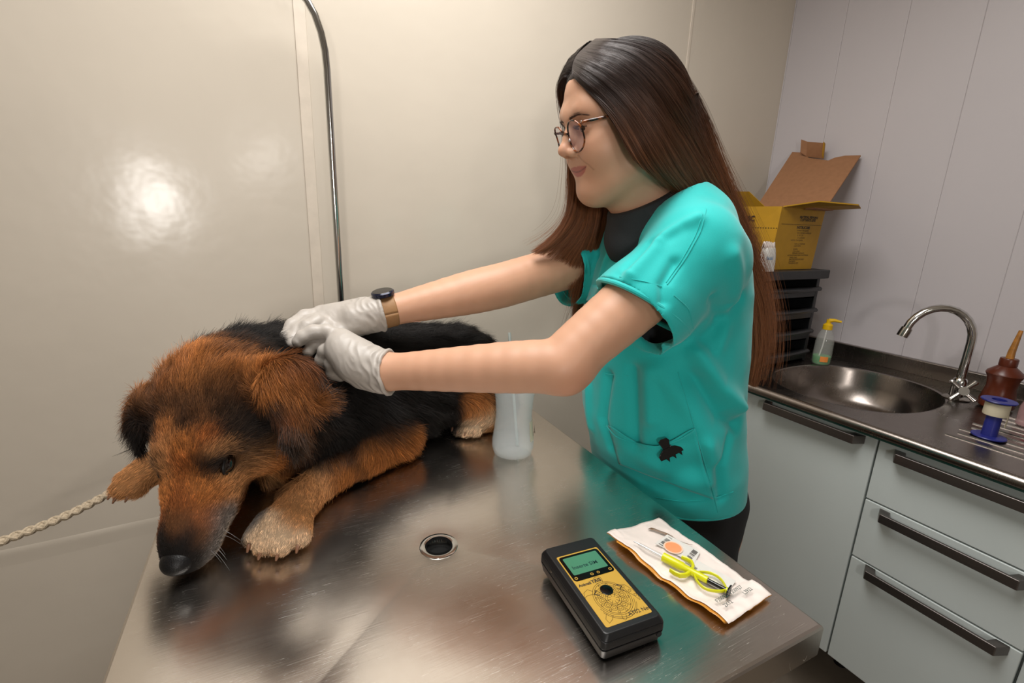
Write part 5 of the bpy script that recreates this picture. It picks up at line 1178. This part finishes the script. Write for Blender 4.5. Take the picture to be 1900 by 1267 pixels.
# both faces of the cloth move together: use the outward normal of the outer skin
ctr = np.array([np.interp(SV[:, 2], [p[2] for p, r in ST][::-1], [p[i] for p, r in ST][::-1]) for i in range(2)]).T
flip_ = np.where(((SV[:, :2] - ctr) * SN[:, :2]).sum(1) < 0, -1, 1)
gi = np.clip(np.round((SV - sv_.lo) / sv_.h).astype(int), 1, np.array(outer.shape) - 2); gI, gJ, gK = gi.T
og_ = np.stack([outer[gI + 1, gJ, gK] - outer[gI - 1, gJ, gK], outer[gI, gJ + 1, gK] - outer[gI, gJ - 1, gK], outer[gI, gJ, gK + 1] - outer[gI, gJ, gK - 1]], 1).astype(float)
og_ /= np.linalg.norm(og_, axis=1)[:, None] + 1e-9
SV2 = SV + og_ * (dd_ + nz_)[:, None]
top = npmesh('scrub_top', SV2, SF, cloth, pn)
spx, sz = prj(SV2), (SV2 - CAM) @ FW; SN = vnorm(SV2, SF)
from mathutils.bvhtree import BVHTree
bvh = BVHTree.FromPolygons([Vector(v) for v in SV2], [tuple(int(i) for i in f) for f in SF])
def hit(px, py, off=.0015):
    d = ray(px, py); d = d / np.linalg.norm(d); h, n_, i_, t_ = bvh.ray_cast(Vector(CAM), Vector(d))
    if h is None: return None
    n_ = np.array(n_); n_ = n_ if n_ @ d < 0 else -n_; return np.array(h) + n_ * off
def rim(nm, c, n, off, r=.0040, cnt=64, flat=1.0):
    n = np.array(n) / np.linalg.norm(n); a = np.cross(n, [.3, .2, 1]); a /= np.linalg.norm(a); b_ = np.cross(n, a); c = np.array(c) - n * off; P_ = []
    for k in range(cnt):
        t = 2 * math.pi * k / cnt; d = a * math.cos(t) + b_ * math.sin(t); h, n_, i_, t_ = bvh.ray_cast(Vector(c), Vector(d))
        P_.append(None if h is None or t_ > .25 else np.array(h) + d * .0030)
    P_ = [p for p in P_ if p is not None]
    if len(P_) < 20: return
    P_ = np.array(P_)
    for _ in range(2): P_ = P_ * .5 + (np.roll(P_, 1, 0) + np.roll(P_, -1, 0)) * .25
    P_ = P_ + n * off * .92
    return obj(nm, MB().tube(list(P_) + [P_[0], P_[1]], r, 10, cap=False), cloth, top)
rim('sleeve_hem', cuff + sdn * .012, ncf, .005); rim('sleeve_hem', fcf + [0, 0, -.012], fd, .005); rim('bottom_hem', (ST[-2][0][0], ST[-2][0][1], hemp[2] - .004), (-.06, -.10, -1), .006)
def seam(nm, pts, r=.0008, m=None, par=top, off=.0006):
    P_ = []
    for (a, b_), (c_, d_) in zip(pts[:-1], pts[1:]):
        k = max(2, int(math.hypot(c_ - a, d_ - b_) / 7))
        for i in range(k): P_.append(hit(a + (c_ - a) * i / k, b_ + (d_ - b_) * i / k, off))
    P_.append(hit(*pts[-1], off)); P_ = [p for p in P_ if p is not None]
    if len(P_) < 3: return
    P_ = np.array(P_); D_ = (P_ - CAM) @ FW
    for i in range(1, len(P_)):
        if abs(D_[i] - D_[i - 1]) > .04: P_ = P_[:i]; break
    if len(P_) < 3: return
    for _ in range(2): P_[1:-1] = P_[1:-1] * .5 + (P_[:-2] + P_[2:]) * .25
    return obj(nm, MB().tube(list(P_), r, 6), m or cloth, par)
def patch(nm, quad, nu, nv, off, m, par=top, solid=.0012, bul=0):
    """cloth patch laid on the shirt; quad: function (u,v) -> pixel"""
    G = [[hit(*quad(i / nu, j / nv), off + bul * math.sin(math.pi * i / nu) * (1 - j / nv)) for i in range(nu + 1)] for j in range(nv + 1)]
    last = next(g for row in G for g in row if g is not None)
    for row in G:
        for i in range(len(row)):
            if row[i] is None: row[i] = last
            last = row[i]
    G = np.array(G)
    for _ in range(2): G[1:-1, 1:-1] = G[1:-1, 1:-1] * .4 + (G[:-2, 1:-1] + G[2:, 1:-1] + G[1:-1, :-2] + G[1:-1, 2:]) * .15
    return obj(nm, MB().grid(G), m, par, solid=solid)
def bil(c0, c1, c2, c3, topcurve=None):
    c = [np.array(q, float) for q in (c0, c1, c2, c3)]
    def f(u, v):
        p = (c[0] * (1 - u) + c[1] * u) * (1 - v) + (c[3] * (1 - u) + c[2] * u) * v
        if topcurve: p = p + np.array([0, topcurve(u) * (1 - v)])
        return p[0], p[1]
    return f
patch('hip_pocket', bil((1130, 788), (1290, 794), (1322, 925), (1150, 860), lambda u: 34 * math.sin(math.pi * min(1, u * 1.02)) ** 1.3), 26, 20, .0022, cloth, bul=.004)
seam('pocket_edge', [(1130, 788), (1145, 808), (1180, 821), (1225, 826), (1262, 812), (1290, 794)], .0011, off=.0062)
seam('pocket_stitch', [(1092, 688), (1120, 693), (1166, 697)], .0008)
patch('chest_pocket', bil((1100, 528), (1142, 533), (1108, 590), (1072, 600)), 10, 10, .0018, cloth)
seam('side_seam', [(1258, 690), (1285, 780), (1310, 865), (1332, 950)])
seam('hem_stitch', [(1215, 922), (1262, 930), (1320, 926), (1360, 912)], .0007)
seam('shoulder_seam', [(1255, 352), (1262, 385), (1290, 376)], .0008)
seam('armhole_seam', [(1310, 388), (1300, 430), (1272, 480), (1243, 522), (1238, 528)], .0009)
seam('armhole_stitch', [(1303, 398), (1291, 436), (1263, 486), (1236, 524)], .0006)
seam('sleeve_hem_stitch', [(1150, 514), (1195, 522), (1228, 532)], .0006); seam('sleeve_hem_stitch', [(1250, 548), (1278, 572), (1286, 610)], .0006)
def collar(pts, w):  # band along the V neck
    return None
seam('neck_binding', [(1254, 342), (1230, 366), (1200, 392), (1168, 420), (1140, 452)], .0018, off=.0004)
_p0, _p1 = hit(1096, 548, .003), hit(1118, 556, .003)
if _p0 is not None and _p1 is not None:
    xd = _p1 - _p0; xd /= np.linalg.norm(xd); yd2 = np.cross(np.cross(xd, -ray(1100, 550)), xd) * -1; yd2 = np.array([0, 0, 1.0]) - xd * xd[2]; yd2 /= np.linalg.norm(yd2)
    q = text_mesh('Medicina Vet', .010, _p0, xd, yd2, .0001); obj('embroidery', q, mat('embroidery_grey', (150, 190, 190), .7), top, smooth=False)
# dark mock-neck shirt under the scrub top
dk = mat('charcoal_knit', (42, 44, 47), .85, scale=500, mix=.1, bump=.3, strn=.0005)
uv_ = Vol((.42, .40, .84), (.90, .95, 1.46), .0034)
uv_.chain([(p) for p, r in ST[:7]], [r - .024 for p, r in ST[:7]], .03, 'u', (fx, 1.26)); uv_.chain([Q(1235, 400, .84), Q(1272, 428, .77), NS], [.040, .046, .036], .04); uv_.chain([Q(1225, 408, .87), Q(1180, 430, .94), FS], [.042, .046, .048], .04)
uv_.chain([nkc + [0, 0, -.05], nkc + [0, 0, .0], fh(-.030, 0, -.112)], [.068, .0625, .0590], .02)
uv_.chain([nkc + [-.02, 0, -.01], vpt + [.018, 0, .0]], [.058, .022], .03)
nn = WR @ np.array([.30, 0, 1]); nn /= np.linalg.norm(nn); uv_.plane(fh(-.025, 0, -.110), nn)
uv_.plane((0, 0, .86), (0, 0, -1))
V, F = uv_.mesh(1); npmesh('undershirt', V, F, dk, pn)
# trousers
tm = mat('black_denim', (20, 20, 23), .8, scale=400, mix=.2, bump=.2, strn=.0005)
tv = Vol((.60, .38, .08), (1.0, .85, .96), .005)
tv.chain([ST[-3][0], (.745, .625, .86), (.745, .625, .80)], [.12, .112, .105], .03, 'u', (fx, 1.12))
for s_ in (1, -1): tv.chain([np.array(p) for p in LEG[s_]], [.088, .080, .060, .048], .03)
tv.plane((0, 0, .90), (0, 0, 1))
V, F = tv.mesh(1); V += vnorm(V, F) * np.array([noise.noise(Vector((p[0] * 9, p[1] * 9, p[2] * 22))) * .003 for p in V])[:, None]; npmesh('trousers', V, F, tm, pn)
for s_ in (1, -1):
    a_ = np.array(LEG[s_][3]); shv = Vol(a_ - [.24, .08, .125], a_ + [.08, .08, .03], .005); shv.chain([a_ + [0, 0, -.01], a_ + [-.01, 0, -.06], a_ + [-.08, .0, -.075], a_ + [-.17, .01, -.085]], [.040, .044, .042, .032], .02); shv.ell(a_ + [-.07, 0, -.115], (.14, .045, .02), None, .01); shv.plane((0, 0, .003), (0, 0, -1))
    V, F = shv.mesh(1); npmesh('shoe', V, F, M['black'], pn)
# ---------------------------------------------------------------- hair
GN = [[(1062, 140, .715), (1083, 163, .695), (1116, 190, .675), (1146, 225, .662), (1166, 272, .660), (1192, 318, .68), (1246, 346, .73), (1312, 392, .83), (1372, 500, .90), (1388, 600, .93), (1376, 700, .95)],
      [(1063, 122, .725), (1102, 140, .695), (1150, 182, .668), (1186, 235, .655), (1208, 290, .665), (1246, 335, .71), (1302, 374, .79), (1350, 430, .87), (1392, 540, .91), (1398, 620, .93), (1384, 708, .95)],
      [(1070, 104, .735), (1128, 112, .705), (1180, 160, .675), (1220, 225, .662), (1250, 290, .69), (1290, 350, .76), (1338, 410, .84), (1380, 490, .88), (1404, 560, .91), (1408, 640, .93), (1391, 715, .95)],
      [(1086, 88, .745), (1150, 86, .725), (1206, 125, .70), (1246, 190, .69), (1280, 260, .73), (1315, 330, .79), (1355, 400, .85), (1391, 478, .89), (1413, 560, .92), (1415, 640, .94), (1397, 718, .96)],
      [(1100, 77, .755), (1163, 68, .752), (1228, 92, .74), (1267, 148, .745), (1301, 222, .77), (1328, 300, .81), (1362, 378, .86), (1400, 470, .90), (1419, 560, .93), (1421, 640, .95), (1402, 720, .97)],
      [(1106, 73, .775), (1172, 63, .785), (1237, 85, .79), (1279, 142, .81), (1309, 216, .83), (1335, 300, .86), (1368, 382, .89), (1403, 470, .93), (1421, 560, .95), (1422, 640, .97), (1400, 716, .98)],
      [(1110, 74, .79), (1178, 68, .83), (1238, 92, .86), (1279, 148, .88), (1308, 225, .90), (1330, 305, .92), (1362, 390, .94), (1395, 475, .96), (1412, 560, .98), (1414, 640, .99), (1394, 712, 1.0)]]
GF = [[(1064, 140, .725), (1050, 142, .735), (1040, 155, .752), (1037, 170, .775), (1046, 200, .81), (1062, 260, .84), (1060, 320, .85), (1062, 372, .86), (1052, 410, .87), (1022, 445, .875), (985, 470, .88)],
      [(1068, 118, .735), (1052, 122, .75), (1042, 138, .78), (1042, 165, .81), (1056, 210, .84), (1070, 270, .865), (1070, 330, .87), (1074, 380, .875), (1068, 415, .88), (1040, 445, .885), (1002, 474, .89)],
      [(1080, 98, .745), (1066, 100, .77), (1056, 115, .81), (1062, 160, .84), (1082, 215, .86), (1094, 280, .88), (1094, 340, .885), (1094, 390, .885), (1090, 425, .89), (1066, 460, .90), (1040, 500, .92)],
      [(1094, 84, .755), (1090, 84, .79), (1090, 100, .83), (1100, 160, .87), (1118, 220, .885), (1120, 290, .895), (1116, 350, .895), (1114, 400, .895), (1106, 440, .90), (1080, 500, .94), (1064, 590, .96)],
      [(1104, 80, .77), (1128, 82, .82), (1150, 95, .87), (1160, 160, .90), (1160, 230, .91), (1152, 300, .905), (1142, 360, .90), (1132, 405, .895), (1120, 440, .905), (1090, 510, .95), (1060, 620, .98)],
      [(1110, 80, .79), (1165, 83, .84), (1215, 110, .88), (1232, 180, .91), (1225, 250, .92), (1200, 320, .91), (1170, 370, .90), (1150, 405, .895), (1135, 430, .90), (1110, 480, .95), (1075, 560, .99)]]
rng = np.random.default_rng(21)
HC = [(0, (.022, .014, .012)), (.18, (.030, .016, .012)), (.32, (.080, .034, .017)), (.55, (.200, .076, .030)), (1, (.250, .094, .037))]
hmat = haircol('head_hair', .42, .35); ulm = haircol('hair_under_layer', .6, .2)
def clear_head(S_, far):
    for rep in range(3): S_ = clear_once(S_, far, rep < 2)
    return S_
def clear_once(S_, far, smooth_):
    c = fh(-.012, 0, .047); rad = np.array([.102, .084, .093]) * WS
    for i in range(S_.shape[0]):
        for j in range(15):
            p = S_[i, j]; d = p - CAM; D = d @ FW; dn = d / np.linalg.norm(d); o = ((CAM - c) @ WR) / rad; e = (dn @ WR) / rad; A = e @ e; B = o @ e; C2 = o @ o - 1; q = B * B - A * C2
            if q > 0:
                Dm = (dn * (-B / A)) @ FW; back = far or (i / (S_.shape[0] - 1) > .88 and D > Dm); t = (-B + math.sqrt(q)) / A if back else (-B - math.sqrt(q)) / A; De = (dn * t) @ FW
                D = max(D, De) if back else min(D, De)
            if not far and not (q > 0 and back):
                h, n_, k_, t_ = hbvh.ray_cast(Vector(CAM), Vector(dn))
                if h is not None: D = min(D, (np.array(h) - CAM) @ FW - .004)
                h, n_, k_, t_ = cb_.ray_cast(Vector(CAM), Vector(dn))
                if h is not None: D = min(D, (np.array(h) - CAM) @ FW - .009)
            S_[i, j] = CAM + d / (d @ FW) * D
    if not smooth_: return S_
    T_ = S_.copy()
    for _ in range(6): T_[:, 1:14] = T_[:, 1:14] * .5 + (T_[:, :13] + T_[:, 2:15]) * .25
    for _ in range(3): T_[:, 1:-1] = T_[:, 1:-1] * .5 + (T_[:, :-2] + T_[:, 2:]) * .25; T_[1:-1] = T_[1:-1] * .5 + (T_[:-2] + T_[2:]) * .25
    return T_
def sheet(G, nm, N, far=False, seed=0):
    G3 = np.array([[Q(*p) for p in g] for g in G]); nk = 34
    A_ = np.array([cat(g, nk) for g in G3]); NG = 40
    S_ = np.stack([cat(A_[:, j], NG) for j in range(nk)], 1)           # NG x nk x 3
    # normals pointing away from the head axis
    du = np.gradient(S_, axis=0); dv = np.gradient(S_, axis=1); Nn = np.cross(du, dv); Nn /= np.linalg.norm(Nn, axis=2)[:, :, None] + 1e-9
    cen = np.array([WT + (-wx_ * .01)] * nk); cen = S_.mean(0) if False else cen
    hc_ = fh(-.01, 0, .02); w_ = Nn * (S_ - hc_); sg = np.sign(w_[:, :10].sum()); Nn *= sg; S_ = clear_head(S_, far); du = np.gradient(S_, axis=0); dv = np.gradient(S_, axis=1); Nn = np.cross(du, dv); Nn /= np.linalg.norm(Nn, axis=2)[:, :, None] + 1e-9; Nn *= np.sign((Nn * (S_ - hc_))[:, :9].sum())
    rng = np.random.default_rng(seed)
    U = (rng.random(N) ** 1.0) * (NG - 1); i = np.clip(U.astype(int), 0, NG - 2); f = (U - i)[:, None, None]
    base = S_[i] * (1 - f) + S_[i + 1] * f; nb = Nn[i] * (1 - f) + Nn[i + 1] * f
    tt = np.linspace(0, 1, nk); dep = rng.uniform(0, 1, N) ** 1.3
    off = (rng.uniform(-.006, .006, N)[:, None] + 0 * tt[None]) if far else (-.0075 * dep[:, None] * np.clip(tt * 6 + .25, 0, 1)[None] + .0012)
    wave = np.array([[noise.noise(Vector((u * .55, t * 5.0, 3 + seed))) for t in tt] for u in U]) * .0055 * np.clip(tt * 2.5, 0, 1)
    wave2 = np.array([[noise.noise(Vector((u * 2.2, t * 3.0, 9 + seed))) for t in tt] for u in U]) * .0030 * np.clip(tt * 2.5, 0, 1)
    side = du / (np.linalg.norm(du, axis=2)[:, :, None] + 1e-9); sb_ = side[i]
    fly = (rng.random(N) < .035)[:, None] * (tt ** 1.5)[None] * rng.normal(0, .016, N)[:, None]
    P_ = base + nb * (off + wave + wave2 * .6 + np.abs(fly))[:, :, None] + sb_ * (wave2 + fly * .8 + rng.normal(0, .0016, N)[:, None] * np.clip(tt * 3, .15, 1))[:, :, None]
    ln = rng.uniform(.86, 1.0, N)
    PP = np.empty((N, 26, 3))
    tq = np.linspace(0, 1, 26)[None] * ln[:, None] * (nk - 1); ii = np.clip(tq.astype(int), 0, nk - 2); ff = (tq - ii)[:, :, None]; ar = np.arange(N)[:, None]
    PP = P_[ar, ii] * (1 - ff) + P_[ar, ii + 1] * ff
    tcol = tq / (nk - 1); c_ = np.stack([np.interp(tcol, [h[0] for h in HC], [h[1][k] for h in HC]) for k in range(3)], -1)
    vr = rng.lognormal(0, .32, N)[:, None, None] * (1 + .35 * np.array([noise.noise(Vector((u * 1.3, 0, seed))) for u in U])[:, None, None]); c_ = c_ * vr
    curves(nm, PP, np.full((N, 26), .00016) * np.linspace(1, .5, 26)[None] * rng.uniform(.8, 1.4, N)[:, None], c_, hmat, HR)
    under = S_ - Nn * (.0078 if not far else 0) * np.clip(tt * 6, .2, 1)[None, :, None]
    return under
HR = None
# opaque mass of hair under the strands
hvv = Vol(WT + [-.13, -.13, -.12], WT + [.16, .14, .16], .0026)
hvv.ell(fh(-.010, 0, .046), (.0965 * WS, .0765 * WS, .0862 * WS), WR, 0); hvv.ell(fh(.040, 0, .057), (.0535 * WS, .0640 * WS, .0575 * WS), WR, .01); hvv.chain([fh(-.045, 0, .01), fh(-.05, 0, -.06), fh(-.07, 0, -.10)], [.068, .055, .045], .03)
hvv.chain([fh(.092, 0, .032), fh(.10, 0, .02), fh(.10, 0, -.1)], [.046, .062, .09], .004, 's'); hvv.ell(fh(.078, 0, .038), (.050, .052, .042), WR, .004, 's')
hvv.chain([fh(.045, .09, -.02), fh(.05, -.09, -.02)], [.05, .05], .004, 's')
V, F = hvv.mesh(1); CV, CF = V, F; HR = npmesh('hair', V, F, mat('hair_mass', (30, 19, 15), .7), pn)
cb_ = BVHTree.FromPolygons([Vector(v) for v in CV], [tuple(int(i) for i in f) for f in CF])
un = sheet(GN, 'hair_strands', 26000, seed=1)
def layer(S_, k):
    S_ = S_[:, 7:k]; a, b_ = S_.shape[:2]; F = np.array([(i * b_ + j, i * b_ + j + 1, (i + 1) * b_ + j + 1, (i + 1) * b_ + j) for i in range(a - 1) for j in range(b_ - 1)]); tt = np.linspace(.2, k / 34, b_)
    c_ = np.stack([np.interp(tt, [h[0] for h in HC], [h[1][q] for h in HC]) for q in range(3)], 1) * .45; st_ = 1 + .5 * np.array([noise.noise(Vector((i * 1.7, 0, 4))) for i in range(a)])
    o = npmesh('hair_layer', S_.reshape(-1, 3), F, ulm, HR, (c_[None] * st_[:, None, None]).reshape(-1, 3)); q = o.modifiers.new('s', 'SOLIDIFY'); q.thickness = .003; q.offset = 0
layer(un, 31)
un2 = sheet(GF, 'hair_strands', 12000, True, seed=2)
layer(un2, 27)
rng = np.random.default_rng(33); CP = []; el_c = fh(-.010, 0, .046); el_r = np.array([.0985, .0785, .0880]) * WS
while len(CP) < 9000:
    p = rng.normal(0, 1, 3); p /= np.linalg.norm(p); p[2] = abs(p[2]) if rng.random() < .75 else p[2]
    if p[0] > .60 and p[2] < .42: continue
    if p[0] > .25 and p[2] < .05: continue
    CP.append(p)
CP = np.array(CP); S3 = [CP * el_r]; sgn = np.sign(CP[:, 1:2] + 1e-6)
for st_ in range(13):
    p = S3[-1] / el_r; d = np.concatenate([-.9 + 0 * p[:, :1], sgn * np.clip(.75 - np.abs(p[:, 1:2]), 0, 1) * .9, -.25 - .9 * np.clip(-p[:, :1] + .2, 0, 1.2)], 1)
    nn_ = p / el_r; nn_ /= np.linalg.norm(nn_, axis=1)[:, None]; d -= nn_ * (d * nn_).sum(1)[:, None]; d /= np.linalg.norm(d, axis=1)[:, None] + 1e-9
    q = S3[-1] + d * .0048; k_ = np.linalg.norm(q / el_r, axis=1)[:, None]; S3.append(q / k_ * (1.0 + .012 * math.sin(math.pi * st_ / 13) * rng.random((len(q), 1))))
S3 = np.stack(S3, 1) @ WR.T + el_c
cb_ = BVHTree.FromPolygons([Vector(v) for v in CV], [tuple(int(i) for i in f) for f in CF])
for i in range(S3.shape[0]):
    for j in range(S3.shape[1]):
        p_ = Vector(S3[i, j]); h, n_, k_, t_ = cb_.find_nearest(p_); o_ = p_ - h; o_ = o_ / (o_.length + 1e-9) if o_.length > 1e-5 and (o_ @ Vector(S3[i, j] - el_c)) > 0 else Vector(S3[i, j] - el_c).normalized(); S3[i, j] = np.array(h + o_ * (.0008 + .0011 * math.sin(math.pi * j / 13) * ((i * 7919) % 97) / 97))
lz_ = (S3 - el_c) @ WR; bt_ = np.clip((.045 - lz_[:, :, 2:3]) / .08, 0, 1) * np.clip(-lz_[:, :, 0:1] / .05, 0, 1)
c_ = (np.array([.024, .015, .012]) * (1 - bt_) + np.array([.085, .036, .018]) * bt_) * rng.lognormal(0, .3, (len(S3), 1, 1)) * np.ones((1, S3.shape[1], 1)); rw = np.full(S3.shape[:2], .00018); rw[:, 0] = rw[:, -1] = .00004
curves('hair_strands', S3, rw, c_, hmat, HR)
# claw clip on the pocket
cc_ = hit(1242, 828, .012)
cl_ = thing('hair_claw_clip', 'black claw hair clip gripping the edge of the hip pocket', 'hair clip', cc_)
rx_ = ray(1242, 828); rx_ /= np.linalg.norm(rx_); cu_ = UP; cr2 = RT
def CL(x, y, z=0): return cc_ + cr2 * x - cu_ * y - rx_ * z
a45 = R(-24); 
def CR(x, y, z=0): return CL(x * math.cos(a45) - y * math.sin(a45), x * math.sin(a45) + y * math.cos(a45), z)
out = [(-.019, .012), (-.020, .004), (-.010, -.003), (.0, -.006), (.012, -.003), (.021, .003), (.022, .010), (.018, .010), (.017, .017), (.013, .011), (.007, .011), (.006, .018), (.002, .012), (-.004, .012), (-.006, .019), (-.010, .012)]
obj('claw_jaw', MB().prism([CR(x, y) for x, y in out], rx_ * .004), M['blackg'], cl_, bevel=.0008)
obj('claw_jaw', MB().prism([CR(x * .95 + .001, y * .9 - .002, -.009) for x, y in out], rx_ * .003), M['blackg'], cl_, bevel=.0008)
obj('finger_tab', MB().prism([CR(x, y, .002) for x, y in [(-.008, -.004), (-.011, -.018), (-.006, -.021), (.004, -.020), (.007, -.016), (.004, -.004)]], rx_ * .003), M['blackg'], cl_, bevel=.0008)
obj('spring', MB().tube([CR(-.006, -.004, -.004), CR(.006, -.004, -.004)], .0035, 12), M['blackg'], cl_)
